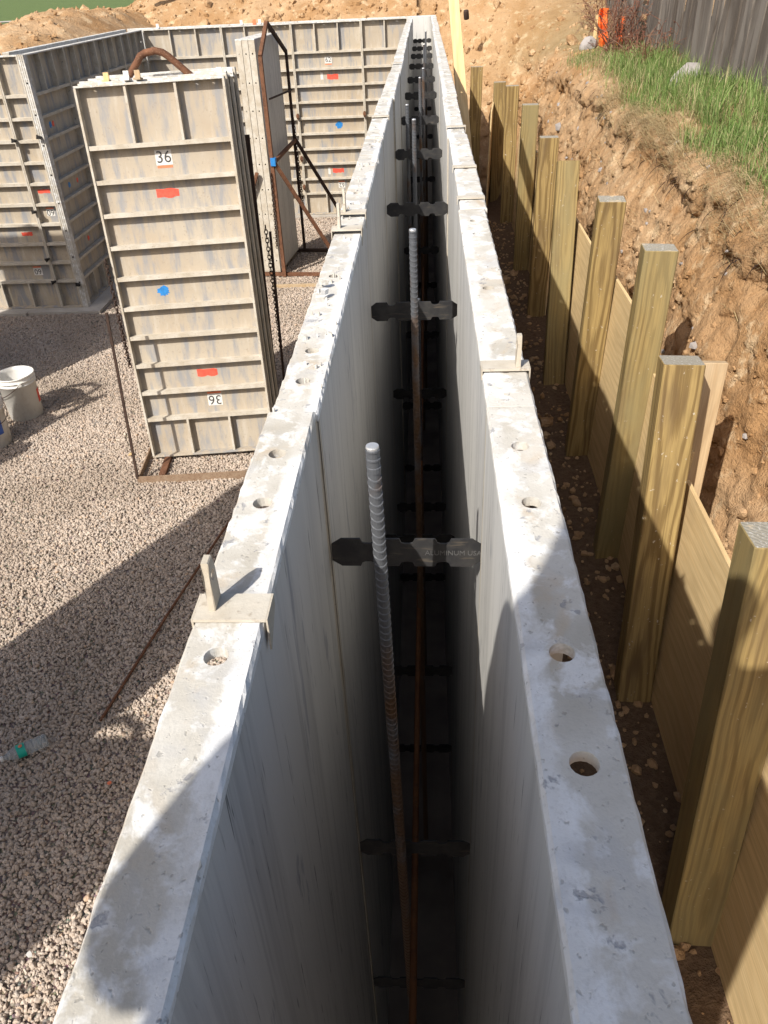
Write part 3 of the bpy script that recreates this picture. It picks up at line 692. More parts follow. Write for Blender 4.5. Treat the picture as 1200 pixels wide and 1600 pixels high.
# wedge bolts at the joints of the left walls
for x in (XL - 0.047 - 0.205,):
    for z in (-0.62, -1.2, -1.62, -1.83):
        mb = MB(); mb.box((-0.012, -0.05, -0.008), (0.012, 0.0, 0.008)); mb.prism([(-0.02, 0.018), (0.024, 0.006), (0.024, -0.004), (-0.02, -0.018)], 1, -0.036, -0.026)
        o = mb.build('wedge_bolt', M['black_iron'], None, (x, YL, z), (0, R(random.uniform(-25, 25)), 0)); tag(o, f'black wedge bolt on the narrow corner panel, {ORD[(-0.62, -1.2, -1.62, -1.83).index(z)]} from the top', 'wedge bolt', 'wedge bolts of the left wall')
for z in (-0.60, -1.86):
    mb = MB(); mb.box((-0.012, -0.045, -0.008), (0.012, 0.0, 0.008)); mb.prism([(-0.02, 0.018), (0.024, 0.006), (0.024, -0.004), (-0.02, -0.018)], 1, -0.036, -0.026)
    o = mb.build('wedge_bolt', M['black_iron'], None, (XL - 0.028, YL - 0.002, z), (0, R(15), 0)); tag(o, f"black wedge bolt on the corner strips, {'upper' if z > -1 else 'lower'} one", 'wedge bolt', 'wedge bolts of the left wall')
for x, z, ii in ((-1.498, -0.95, 0), (-1.498, -1.42, 1), (-1.498, -1.75, 2), (-0.695, -0.95, 3), (-0.695, -1.35, 4)):
    mb = MB(); mb.box((-0.010, -0.03, -0.03), (0.010, 0.0, 0.03)); mb.box((-0.016, -0.038, -0.012), (0.016, -0.03, 0.02))
    o = mb.build('wedge_bolt', M['rust'], None, (x, YF, z)); tag(o, f"rusty wedge bolt on far wall joint {'left' if x < -1 else 'right'} of the blue dot, {ORD[ii if ii < 3 else ii - 3]} from the top", 'wedge bolt', 'wedge bolts of the far wall')
# white wedge tabs on top of the far wall
for k, (x, c) in enumerate(((-3.02, 'white_paint'), (-2.05, 'white_paint'), (-1.90, 'orange_tape'), (-1.84, 'white_paint'))):
    mb = MB(); mb.box((-0.018, -0.03, 0), (0.018, 0.03, 0.012)); mb.box((-0.016, -0.006, 0.012), (0.016, 0.004, 0.05))
    o = mb.build('wedge_tab', M[c], None, (x, YF + 0.03, 0.001)); tag(o, f'small pale tab on top of far wall, {ORD[k]} from the left', 'tab', 'tabs on the far wall')

# ================================================================== TRENCH: ties, rebar, clips
def tie_mesh():
    L = 2 * G - 0.001; h = 0.022; c = 0.013; nw = 0.0105; nd = 0.0075
    def edge(sign):
        pts = [(-L / 2, sign * (h - c * 0.7)), (-L / 2 + c, sign * h)]
        for f in (0.243, 0.504, 0.744):
            x = -L / 2 + f * L
            pts += [(x - nw, sign * h), (x - nw * 0.75, sign * (h - nd * 0.8)), (x - nw * 0.35, sign * (h - nd)), (x + nw * 0.35, sign * (h - nd)), (x + nw * 0.75, sign * (h - nd * 0.8)), (x + nw, sign * h)]
        return pts + [(L / 2 - c, sign * h), (L / 2, sign * (h - c * 0.7))]
    top = edge(1); bot = edge(-1)[::-1]
    mb = MB(); n = len(top); y0, y1 = -0.0016, 0.0016
    # strip of quads so that the notched outline stays clean
    vs = []; fs = []
    lo = edge(-1)
    for y in (y0, y1): vs += [(x, y, z) for x, z in top] + [(x, y, z) for x, z in lo]
    for k in range(n - 1):
        fs += [(n + k, n + k + 1, k + 1, k), (2 * n + k, 2 * n + k + 1, 3 * n + k + 1, 3 * n + k), (k, k + 1, 2 * n + k + 1, 2 * n + k), (n + k + 1, n + k, 3 * n + k, 3 * n + k + 1)]
    fs += [(0, 2 * n, 3 * n, n), (n - 1, 2 * n - 1, 4 * n - 1, 3 * n - 1)]
    mb.add(vs, fs); return mb.mesh('form_tie', [M['tie']])
TIE = tie_mesh()
TIEROWS = [(-0.222, 'top'), (-0.90, 'second'), (-1.42, 'third'), (-1.80, 'lowest')]
for i in range(NP):
    y = J0 + PIT * i + 0.001
    for zi, (z, rn) in enumerate(TIEROWS):
        if i > 5 and zi > 1: continue
        o = link('form_tie', TIE, None, (random.uniform(-.0003, .0003), y + random.uniform(-.004, .004), z + random.uniform(-.006, .006)), (R(random.uniform(-4, 4)), R(random.uniform(-0.4, 0.4)), 0))
        tag(o, f'notched dark steel form tie across trench, {rn} row, {ORD[i]} from the lens', 'form tie', 'form ties across the trench')
        if i == 0 and zi == 0:
            o.rotation_euler = (R(-3), R(0.9), 0)
            link('lettering', text_mesh('ALUMINUM USA', 0.0105, 'tie_letter'), o, (0.063, -0.0018, 0.0), (R(90), 0, 0))

def rebar_mesh(L, r=0.0070, pitch=0.0108, seg=16):
    mb = MB(); rings = []; z = 0.0; n = int(L / pitch)
    prof = [(0, 1.0), (0.60, 1.0), (0.66, 1.16), (0.86, 1.16), (0.92, 1.0)]
    for i in range(n):
        for f, k in prof: rings.append(((i + f) * pitch, k))
    vs = []
    for z, k in rings:
        for j in range(seg):
            a = 2 * math.pi * j / seg
            side = abs(math.cos(a)); kk = 1 + (k - 1) * (1.0 if side < 0.93 else 0.4)
            if side > 0.96: kk = 1.10
            vs.append((r * kk * math.cos(a), r * kk * math.sin(a), z + 0.0045 * math.sin(a) if 0.02 < z < L - 0.03 else z))
    fs = [(i * seg + k, i * seg + (k + 1) % seg, (i + 1) * seg + (k + 1) % seg, (i + 1) * seg + k) for i in range(len(rings) - 1) for k in range(seg)]
    mb.add(vs, fs, 0, False)
    zt = rings[-1][0]
    mb.lathe([(r, zt), (r * 1.04, zt + 0.002), (r * 0.96, zt + 0.0035), (0.0001, zt + 0.0038)], seg, 1, False)
    me = mb.mesh('rebar', [M['rebar'], M['rebar_cut']]); return me
RB = rebar_mesh(2.1)
rb = [(-0.0375, 0.728, 0.022, (0.035, 0.02)), (0.006, 1.62, 0.005, (0.004, -0.01)), (-0.012, 3.15, -0.01, (0.0, 0)), (-0.048, 3.70, -0.03, (0.01, 0)), (0.003, 4.6, -0.02, (0, 0)), (0.02, 4.95, -0.01, (0, 0)), (0.024, 6.5, 0.0, (0, 0)), (0.038, 7.6, 0.02, (0, 0)), (0.0, 2.42, -0.42, (0.01, 0)), (0.02, 5.8, -0.1, (0, 0))]
for i, (x, y, z, ln) in enumerate(sorted(rb, key=lambda q: q[1])):
    o = link('rebar', RB, None, (x + ln[0], y + ln[1], z - 2.1), (math.atan2(ln[1], 2.1), -math.atan2(ln[0], 2.1), 0.35))
    tag(o, f'upright ribbed steel reinforcing bar in the trench, {ORD[i]} from the lens', 'rebar', 'upright reinforcing bars')
mb = MB(); mb.tube([(-0.008, -0.6, -0.97), (0.004, 2.5, -1.02), (0.012, 6.0, -1.0)], 0.0065, 8)
tag(mb.build('horizontal_rebar', M['rust_bar']), 'thin rusty reinforcing bar running lengthwise deep in the trench', 'rebar')

# alignment clips sitting over the panel tops
def clip(label, side, y, tab=True, lips=True, ln=0.032, hz=0.046):
    """side -1: left wall, +1: right wall. Local x points away from the trench."""
    o = empty('alignment_clip', label, 'clip', (side * G, y, 0.0036), (0, 0, 0 if side > 0 else R(180)), 'alignment clips on the forms')
    t = 0.003
    mb = MB(); mb.box((-0.0005, -ln / 2, 0), (T + 0.0005, ln / 2, t)); mb.build('saddle_plate', M['rib'], o)
    mb = MB(); mb.prism([(-ln / 2, t), (ln / 2, t), (ln / 2, -0.006), (-ln / 2, -0.012)] if side > 0 else [(-ln / 2, t), (ln / 2, t), (ln / 2, -0.030 if tab else -0.010), (-ln / 2, -0.008)], 0, -0.0022, -0.0006); mb.build('inner_lip', M['rib'], o)
    mb = MB(); mb.prism([(-ln / 2, t), (ln / 2, t), (ln / 2, -0.016), (-ln / 2, -0.016)], 0, T + 0.0006, T + 0.0022); mb.build('outer_lip', M['rib'], o)
    if tab:
        xt = T * 0.82; c = 0.007; hb = hz
        mb = MB()
        tmp = MB(); hole_plate(tmp, 0.0, hb, -ln / 2 + 0.002, ln / 2 - 0.010, 0, 0.006, [(hb * 0.66, -0.004)], 0.0048, 0.001, 0, 0, 12)
        # clip the two top corners, then stand the plate up: local x = height
        vs = []
        for x, yy, z in tmp.v:
            if x > hb - 0.012:
                f = (x - (hb - 0.012)) / 0.012; m_ = (-ln / 2 + 0.002 + ln / 2 - 0.010) / 2
                yy = m_ + (yy - m_) * (1 - 0.42 * f)
            vs.append((xt - z, yy, t + x))
        mb.v = vs; mb.f = tmp.f; mb.m = tmp.m; mb.sm = tmp.sm
        mb.build('upright_tab', M['rib'], o)
    return o
clip('pierced upright clip on left rail nearest the lens', -1, 0.478)
clip('left-rail clip with tall tab, nearer of the two placed close together', -1, 1.63)
clip('left-rail clip with tall tab, farther of the two placed close together', -1, 1.76)
clip('flat clip on left rail beyond the twin tabs', -1, 3.12, False)
clip('flat clip far along left rail', -1, 5.1, False)
clip('upright clip on right rail beside the nearest panel joint', 1, 0.945, True, True, 0.028, 0.042)
for k, yy in enumerate((1.86, 2.20, 2.84)):
    clip(f'flat clip on right rail, {ORD[k]} one past the upright clip', 1, yy, False, True, 0.022)
# broken mortar bits on the left rail
for k, (x, y, s, a) in enumerate(((-0.143, 1.292, 0.011, 0.4), (-0.136, 1.242, 0.010, 1.2))):
    mb = MB(); rr = random.Random(k + 3)
    pts = [(math.cos(t) * s * rr.uniform(.7, 1.3), math.sin(t) * s * 0.6 * rr.uniform(.7, 1.3)) for t in np.linspace(0, 6.28, 7)[:-1]]
    mb.prism(pts, 2, 0, 0.008); o = mb.build('mortar_chip', M['top'], None, (x, y, 0.004), (0.15, 0.1, a)); tag(o, f"broken grey mortar chip on left rail, {'farther' if k == 0 else 'nearer'} of two", 'mortar chip', 'mortar chips')

# dried mortar spatter on the rails
def spatter():
    r = np.random.default_rng(44); V = []; F = []
    for k in range(260):
        sd = -1 if r.random() < 0.5 else 1
        f = r.beta(0.7, 0.9); x = sd * (G + 0.003 + (T - 0.006) * f); y = 0.12 + 4.2 * r.random() ** 1.3; s_ = r.gamma(2.0, 0.0008) + 0.0006
        n = 8; rad = s_ * r.uniform(.6, 1.3, n); st = r.uniform(.6, 1.8); a0 = r.uniform(0, 6.28); b = len(V); z0 = 0.0
        for q in range(n):
            a = a0 + 2 * math.pi * q / n; V.append((x + rad[q] * math.cos(a), y + rad[q] * st * math.sin(a), z0 - 0.009))
        for q in range(n):
            a = a0 + 2 * math.pi * q / n; V.append((x + rad[q] * .6 * math.cos(a), y + rad[q] * .6 * st * math.sin(a), z0 + 0.0012 + min(0.0015, s_ * 0.2)))
        F += [(b + q, b + (q + 1) % n, b + n + (q + 1) % n, b + n + q) for q in range(n)] + [tuple(b + n + q for q in range(n))]
    me = bpy.data.meshes.new('mortar_spatter'); me.from_pydata(V, [], F); me.materials.append(M['top'])
    stuff(link('mortar_spatter', me), 'dried mortar specks scattered on the tops of the trench forms', 'mortar')
spatter()

# ================================================================== SHORING POSTS, PLYWOOD, BOARDS
def timber(name, label, cat, base, top, w, d, mat, end=None, yaw=0.0, group=None, anchor=(0, 0), ch=0.004):
    """squared timber from base to top; base is its front-left corner line (anchor 0,0) in plan"""
    b = Vector(base); t = Vector(top); L = (t - b).length
    mb = MB(); x0 = -anchor[0] * w; y0 = -anchor[1] * d
    ring = [(x0 + ch, y0), (x0 + w - ch, y0), (x0 + w, y0 + ch), (x0 + w, y0 + d - ch), (x0 + w - ch, y0 + d), (x0 + ch, y0 + d), (x0, y0 + d - ch), (x0, y0 + ch)]
    n = 8; zs = [0, L - ch * 0.6]
    vs = [(x, y, z) for z in zs for x, y in ring]
    cx, cy = x0 + w / 2, y0 + d / 2
    vs += [(cx + (x - cx) * (1 - 2 * ch * 0.6 / w), cy + (y - cy) * (1 - 2 * ch * 0.6 / d), L) for x, y in ring]
    mb.add(vs, [(r * n + k, r * n + (k + 1) % n, (r + 1) * n + (k + 1) % n, (r + 1) * n + k) for r in range(2) for k in range(n)])
    mb.add(vs[2 * n:], [tuple(range(n))], 1)
    o = mb.build(name, [M[mat], M[end or mat]]); d_ = (t - b).normalized()
    q = Vector((0, 0, 1)).rotation_difference(d_)
    o.rotation_mode = 'QUATERNION'; o.rotation_quaternion = q @ Matrix.Rotation(yaw, 3, 'Z').to_quaternion(); o.location = b
    return tag(o, label, cat, group)
PG = 'timber shoring posts'
zb = -2.25
posts = [
 ('J', (0.775, 1.29), (0.76, 1.431, -0.666), 'nearest square shoring post, cut off by the right edge'),
 ('I', (0.815, 2.29), (0.83, 2.501, -0.701), 'second shoring post from the lens, sawdust on its top, board behind it'),
 ('H', (0.895, 3.28), (0.93, 3.312, -0.559), 'third shoring post from the lens with a knot below its grey top'),
 ('G', (0.90, 4.33), (0.92, 4.259, -0.586), 'fourth shoring post from the lens with a dark weathered top'),
 ('F', (0.885, 5.33), (0.915, 5.70, -0.655), 'fifth shoring post from the lens with a greenish stained top'),
 ('E', (0.92, 6.75), (0.93, 6.778, -0.691), 'sixth shoring post from the lens'),
 ('D', (0.915, 8.05), (0.92, 8.06, -0.622), 'seventh shoring post from the lens, split down its face'),
 ('C', (0.93, 9.9), (0.93, 9.927, -0.669), 'eighth shoring post from the lens, right of a touching pair'),
 ('B', (0.87, 10.9), (0.87, 10.92, -0.733), 'ninth shoring post from the lens, left of a touching pair'),
 ('A', (0.56, 10.9), (0.585, 10.95, -0.56), 'farthest shoring post, right behind the leaning stud')]
for k, (nm, b, t_, lab) in enumerate(posts):
    wdt = 0.147
    timber('shoring_post', lab, 'post', (b[0], b[1], zb), t_, wdt * (0.93 if nm in 'GHI' else 1.0), 0.120, 'post_wood' if k % 2 else 'post_wood_b', 'end', R({'J': -2, 'I': -5, 'H': -5, 'G': -4, 'F': -4}.get(nm, random.uniform(-5, -1))), PG)
# plywood sheets behind the posts, standing on edge
def sheet(label, y0, y1, x0, x1, ztop, lean=0.05, mat='ply', zbot=-2.2, yaw=0.0, th=0.016):
    L = y1 - y0; hgt = ztop - zbot
    mb = MB(); mb.box((0, 0, 0), (th, hgt, L))    # grain axis z runs along the sheet
    o = mb.build('plywood_sheet', M[mat]); tag(o, label, 'plywood', 'plywood sheets behind the posts')
    # local z -> world +Y, local y -> world up, local x -> world +X
    B = Matrix(((1, 0, 0), (0, 0, 1), (0, 1, 0))).to_4x4()
    B = Matrix(((1, 0, 0, 0), (0, 0, 1, 0), (0, 1, 0, 0), (0, 0, 0, 1)))
    # mirror-free basis: x' = -X
    B = Matrix(((-1, 0, 0, 0), (0, 0, 1, 0), (0, 1, 0, 0), (0, 0, 0, 1)))
    ang = math.atan2(x1 - x0, L)
    o.matrix_world = Matrix.Translation((x0 + th, y0, zbot)) @ Matrix.Rotation(-ang, 4, 'Z') @ Matrix.Rotation(math.atan2(lean, hgt), 4, 'Y') @ B
    return o
sheet('plywood sheet between the nearest posts, right edge of the picture', 0.15, 1.42, 0.915, 0.905, -1.17, 0.03)
sheet('plywood sheet between the second post and the nearest post', 1.44, 2.56, 0.945, 0.955, -1.20, 0.05)
sheet('plywood sheet between the third and second posts', 2.60, 3.42, 0.985, 1.015, -1.10, 0.03)
sheet('plywood sheet between the fourth and third posts', 3.44, 4.42, 1.03, 1.03, -1.00, 0.03)
sheet('plywood sheet between the fifth and fourth posts', 4.44, 5.90, 1.035, 1.045, -1.06, 0.04)
sheet('narrow plywood sheet between the seventh and sixth posts', 6.75, 8.15, 1.06, 1.06, -1.08, 0.03)
sheet('plywood sheet between the ninth and seventh posts', 8.2, 9.7, 1.06, 1.05, -1.05, 0.03)
sheet('short plywood sheet beside the farthest post', 10.2, 11.2, 0.76, 0.86, -0.95, 0.03)
timber('loose_board', 'pale wooden board standing right behind the second shoring post', 'board', (0.895, 2.455, -2.2), (0.965, 2.655, -0.765), 0.145, 0.034, 'board_wood', None, R(3), None, (0, 0), 0.003)
# tall leaning stud beyond the right wall
pa = Vector((0.274, 6.4, -0.147)); pd = Vector((-0.025, 0.5, 0.357))
timber('leaning_stud', 'long pale timber stud leaning up past the right wall', 'timber', pa - pd * 5.4, pa + pd * 3.4, 0.077, 0.034, 'stud', None, R(2), None, (0.5, 0), 0.002)

# ================================================================== PANEL RACKS ON THE GRAVEL
def bar(mb, a, b, w=0.03, d=None, mi=0):
    """rectangular steel bar between two points"""
    a = Vector(a); b = Vector(b); d = d or w; dr = (b - a).normalized()
    u = dr.cross(Vector((0, 0, 1)) if abs(dr.z) < 0.9 else Vector((0, 1, 0))).normalized() * w / 2; v = dr.cross(u).normalized() * d / 2
    vs = [p + su * u + sv * v for p in (a, b) for su, sv in ((-1, -1), (1, -1), (1, 1), (-1, 1))]
    mb.add(vs, [(3, 2, 1, 0), (4, 5, 6, 7), (0, 1, 5, 4), (1, 2, 6, 5), (2, 3, 7, 6), (3, 0, 4, 7)], mi); return mb
def chain(parent, a, b, n, mat='rust_dark', sag=0.03):
    a = Vector(a); b = Vector(b); tor = MB()
    mb = MB()
    for k in range(n):
        t = (k + .5) / n; p = a.lerp(b, t) + Vector((0, 0, -sag * math.sin(math.pi * t)))
        dr = (b - a).normalized(); u = dr.cross(Vector((0, 1, 0.3))).normalized(); v = dr.cross(u)
        s = u if k % 2 else v; L = (b - a).length / n * 0.72
        mb.tube([p + dr * L * math.cos(q) + s * 0.010 * math.sin(q) for q in np.linspace(0, 2 * math.pi, 9)], 0.0035, 5, 0, False)
    mb.build('chain', M[mat], parent)

# --- rack holding the panels marked 36
W36 = 0.787; yaw36 = math.atan2(0.07, 0.784)
bl = Vector((-1.742, 4.275)); br = Vector((-0.956, 4.345))
Z36 = -2.075; H36 = 2.105; TILT = R(7.0)
ax = Vector((math.cos(yaw36), math.sin(yaw36), 0)); bk = Vector((-math.sin(yaw36), math.cos(yaw36), 0))
p36 = []
offs = [(0.0, 0.0), (0.006, 0.004), (-0.004, 0.007), (0.012, -0.004), (0.004, 0.006), (-0.006, 0.0), (0.010, 0.005), (0.0, -0.003)]
names36 = ['ribbed form panel marked 36 with red and blue paint, front of the stack', 'second form panel in the stack marked 36', 'third form panel in the stack marked 36', 'fourth form panel in the stack marked 36', 'fifth form panel in the stack marked 36', 'sixth form panel in the stack marked 36', 'seventh form panel in the stack marked 36', 'rearmost form panel in the stack marked 36']
for k in range(8):
    # panel local +y (ribs) must face the lens: rotate by 180 degrees + yaw; stack goes back along bk
    o0 = Vector((br.x, br.y, Z36)) + bk * (T + k * 0.071) + ax * offs[k][0] + Vector((0, 0, offs[k][1]))
    p = form_panel(names36[k], W36, o0, R(180) + yaw36, 'stack', TILT, k == 0, H36, 'form panels in the rack marked 36')
    p.rotation_euler.y = R(1.0); p36.append(p)
p = p36[0]
sticker(p, '36', W36 * 0.50, mid(0, H36) + 0.018); blot(p, 'red_paint', W36 * 0.515, mid(1, H36) + 0.01, 0.125, 0.044, 'red_strip', False, 2)
blot(p, 'blue_paint', W36 * 0.675, mid(4, H36), 0.075, 0.062, 'blue_dot', True, 12)
blot(p, 'red_paint', W36 * 0.455, mid(7, H36) + 0.008, 0.125, 0.042, 'red_strip', False, 22)
sticker(p, '36', W36 * 0.43, mid(8, H36) + 0.005, True)
# two pale tabs and clips on the stack's top
for k, (f, dy, c) in enumerate(((0.86, 0.10, 'stud'), (0.70, 0.02, 'white_paint'), (0.62, 0.0, 'board_wood'), (0.10, 0.12, 'white_paint'), (0.04, 0.2, 'white_paint'))):
    mb = MB(); mb.box((-0.018, -0.035, 0), (0.018, 0.035, 0.010)); mb.box((-0.014, -0.008, 0.010), (0.014, 0.004, 0.045))
    pos = Vector((br.x, br.y, Z36)) - ax * (W36 * f) + bk * (0.04 + dy + H36 * math.sin(TILT)) + Vector((0, 0, H36 * math.cos(TILT) + 0.004 - (dy) * math.tan(TILT) * 1.0))
    o = mb.build('wedge_tab', M[c], None, pos, (TILT * -1, 0, yaw36)); tag(o, f"{'pale wooden' if c != 'white_paint' else 'white'} tab on top of the stack marked 36, {ORD[k]} from the left", 'tab', 'tabs on the stack marked 36')
rack = empty('panel_rack', 'rusty steel rack carrying the stack of panels marked 36', 'rack', (-1.36, 4.5, ZG), (0, 0, yaw36))
def rk(x, y, z): return (x, y, z)
mb = MB(); mb.box((-0.44, -0.46, -0.012), (0.44, -0.452, 0.042)); mb.box((-0.44, -0.452, -0.012), (0.44, -0.41, -0.004)); mb.build('base_bar', M['rust_dusty'], rack)
mb = MB(); mb.box((-0.44, 0.46, -0.012), (0.44, 0.468, 0.042)); mb.box((-0.44, 0.42, -0.012), (0.44, 0.46, -0.004)); mb.build('base_bar', M['rust_dusty'], rack)
for sx in (-0.436, 0.43):
    mb = MB(); mb.box((sx, -0.451, -0.011), (sx + 0.008, 0.459, 0.040)); mb.box((sx + (0.008 if sx < 0 else -0.04), -0.409, -0.010), (sx + (0.04 if sx < 0 else 0), 0.419, -0.003)); mb.build('base_bar', M['rust_dusty'], rack)
for sx in (-0.30, 0.30):
    mb = MB(); mb.box((sx - 0.02, -0.408, -0.003), (sx + 0.02, 0.418, 0.022)); mb.build('cross_bar', M['rust'], rack)
mb = MB(); bar(mb, (-0.438, -0.455, 0.03), (-0.435, -0.28, 1.02), 0.014); mb.build('tie_rod', M['rust_dark'], rack)
for sx in (-0.36, 0.36):
    mb = MB(); bar(mb, (sx, 0.44, 0.0), (sx, 0.66, 1.75), 0.035, 0.03); mb.build('upright', M['rust_dark'], rack)
mb = MB(); bar(mb, (-0.36, 0.65, 1.68), (0.36, 0.65, 1.68), 0.035); mb.build('cross_bar', M['rust_dark'], rack)
mb = MB(); bar(mb, (0.445, 0.55, 1.2), (0.44, 0.30, 0.02), 0.016); mb.build('brace', M['rust_dark'], rack)
mb = MB(); bar(mb, (0.0, 0.44, 0.02), (0.0, 0.70, 2.10), 0.04); mb.build('upright', M['rust_dark'], rack)
mb = MB(); mb.tube([(-0.245, 0.26, 2.05), (-0.23, 0.26, 2.07), (-0.125, 0.26, 2.185), (-0.10, 0.26, 2.215), (-0.07, 0.26, 2.228), (-0.02, 0.26, 2.236), (0.02, 0.26, 2.226), (0.05, 0.26, 2.205), (0.19, 0.26, 2.075), (0.205, 0.26, 2.05)], 0.0185, 10)
mb.build('lifting_handle', M['rust'], rack)
mb = MB(); bar(mb, (-0.22, 0.26, 2.07), (-0.22, 0.26, 1.95), 0.03); bar(mb, (0.19, 0.26, 2.07), (0.19, 0.26, 1.95), 0.03); mb.build('handle_bracket', M['rust_dark'], rack)
chain(rack, (-0.44, -0.06, 1.25), (-0.425, -0.12, 0.62), 30); chain(rack, (0.425, 0.50, 1.25), (0.435, 0.46, 0.45), 34)

# --- upright rack beyond it, panels seen edge-on
yr = R(-6)
rx, ry = -1.46, 7.98
Rz = Matrix.Rotation(yr, 4, 'Z')
for k in range(3):
    pos = Matrix.Translation((rx, ry, 0)) @ Rz @ Vector((-0.012 - k * 0.060, 0, 0))
    form_panel(['form panel standing edge-on in the far rack, smooth grey face to the right', 'middle form panel standing edge-on in the far rack', 'leftmost form panel standing edge-on in the far rack'][k], 0.787, (pos.x, pos.y, ZF + 0.02), R(90) + yr, 'stack', 0, k == 2, 2.06, 'form panels standing edge-on in the far rack')
r2 = empty('panel_rack', 'rusty A-shaped rack holding three panels edge-on', 'rack', (rx, ry, ZG), (0, 0, yr))
mb = MB(); bar(mb, (0.035, -0.03, 0.0), (0.035, -0.03, 1.96), 0.035, 0.03); mb.build('upright', M['rust'], r2)
mb = MB(); bar(mb, (0.045, 0.84, 0.0), (0.045, 0.84, 1.93), 0.025, 0.025); mb.build('upright', M['rust_dark'], r2)
mb = MB(); bar(mb, (0.035, -0.03, 1.96), (0.03, 0.30, 2.20), 0.032); mb.build('apex_bar', M['rust'], r2)
mb = MB(); bar(mb, (0.045, 0.84, 1.93), (0.03, 0.31, 2.20), 0.028); mb.build('apex_bar', M['rust_dark'], r2)
mb = MB(); bar(mb, (0.055, -0.02, 1.09), (0.055, 0.83, 1.14), 0.03); mb.build('cross_bar', M['rust'], r2)
mb = MB(); mb.box((0.028, -0.058, 1.06), (0.076, -0.012, 1.13)); mb.build('blue_tape', M['blue_paint'], r2)
mb = MB(); bar(mb, (0.06, -0.03, 1.08), (0.56, 0.30, 0.02), 0.034); mb.build('brace', M['rust'], r2)
mb = MB(); bar(mb, (0.06, 0.84, 1.14), (0.56, 1.26, 0.02), 0.03); mb.build('brace', M['rust_dark'], r2)
mb = MB(); bar(mb, (-0.12, -0.045, 1.0), (-0.55, 0.0, 0.02), 0.03); mb.build('brace', M['rust'], r2)
mb = MB(); mb.box((-0.55, -0.02, 0.0), (0.58, 0.02, 0.03)); mb.build('base_bar', M['rust'], r2)
mb = MB(); mb.box((-0.55, 0.82, 0.0), (0.58, 0.86, 0.03)); mb.build('base_bar', M['rust_dark'], r2)
mb = MB(); mb.box((0.54, 0.021, 0.0), (0.58, 0.819, 0.028)); mb.build('base_bar', M['rust'], r2)
mb = MB(); bar(mb, (0.0, -0.35, 0.0), (0.62, -0.28, 0.0), 0.045, 0.03); mb.build('base_bar', M['board_wood'], r2)
mb = MB(); bar(mb, (0.07, 0.0, 1.62), (0.07, 0.84, 1.60), 0.014); mb.build('tie_rod', M['rust_dark'], r2)
chain(r2, (0.02, -0.06, 1.0), (0.0, -0.07, 0.3), 30); chain(r2, (0.06, 0.83, 1.35), (0.08, 0.82, 0.5), 34)

# --- unseen racks; all but the open one added and sized for their shadows
def off_rack(label, plabel, x, y, Hh, n, yaw=0.0, frame=False, ph=None):
    rk_ = empty('panel_rack', label, 'rack', (x, y, ZG), (0, 0, yaw))
    mb = MB(); mb.box((-0.44, -0.05, 0), (0.44, 0.0, 0.03)); mb.build('base_bar', M['rust'], rk_)
    mb = MB(); mb.box((-0.44, 0.5, 0), (0.44, 0.54, 0.03)); mb.build('base_bar', M['rust'], rk_)
    for sx in ((-0.43, 0.43) if frame else (-0.28, 0.28)):
        yu = 0.49 if frame else 0.085 + n * 0.0605
        mb = MB(); bar(mb, (sx, yu, 0.0), (sx, yu, Hh * 0.85), 0.035); mb.build('upright', M['rust'], rk_)
        if frame:
            mb = MB(); bar(mb, (sx, 0.49, Hh * 0.72), (sx, 0.0, 0.02), 0.03); mb.build('brace', M['rust'], rk_)
    if frame:
        for z in (0.5, 1.1, 1.7):
            mb = MB(); bar(mb, (-0.43, 0.49, z), (0.43, 0.49, z), 0.03); mb.build('cross_bar', M['rust'], rk_)
        mb = MB(); bar(mb, (-0.43, 0.495, 0.5), (0.43, 0.495, 1.7), 0.03); mb.build('brace', M['rust'], rk_)
        mb = MB(); bar(mb, (0.43, 0.505, 0.5), (-0.43, 0.505, 1.7), 0.03); mb.build('brace', M['rust'], rk_)
    mb = MB(); mb.tube([(-0.2, 0.3, Hh * 0.9), (-0.12, 0.3, Hh + 0.08), (0, 0.3, Hh + 0.14), (0.12, 0.3, Hh + 0.08), (0.2, 0.3, Hh * 0.9)], 0.022, 8); mb.build('lifting_handle', M['rust'], rk_)
    for k in range(n):
        pos = Matrix.Translation((x, y, ZG + 0.032)) @ Matrix.Rotation(yaw, 4, 'Z') @ Vector((0.394, 0.06 + k * 0.0605, 0))
        form_panel(f'{plabel}, {ORD[k]} from its front', 0.787, pos, R(180) + yaw, 'stack', 0, k == 0, ph or Hh, 'form panels in racks outside the picture')
off_rack('unseen rack of tall panels added for its shadow, left of the picture', 'tall form panel in the added shadow-casting rack left of the picture', -2.27, 1.20, 2.95, 4)
off_rack('unseen rack of panels added for its shadow, left of the ladder', 'form panel in the added shadow-casting rack left of the ladder', -2.46, -0.15, 2.06, 5)
off_rack('open rack of panels standing left of the buckets', 'form panel in the open rack left of the buckets', -3.80, 3.16, 2.06, 2, 0.0, True, 1.35)
off_rack('unseen rack of panels added for its shadow, far left of the buckets', 'form panel in the added shadow-casting rack far left of the buckets', -3.92, 4.72, 2.06, 6)
off_rack('unseen rack of tall panels added for its shadow, far left of the buckets', 'tall form panel in the added shadow-casting rack far left of the buckets', -4.82, 4.72, 2.95, 6)

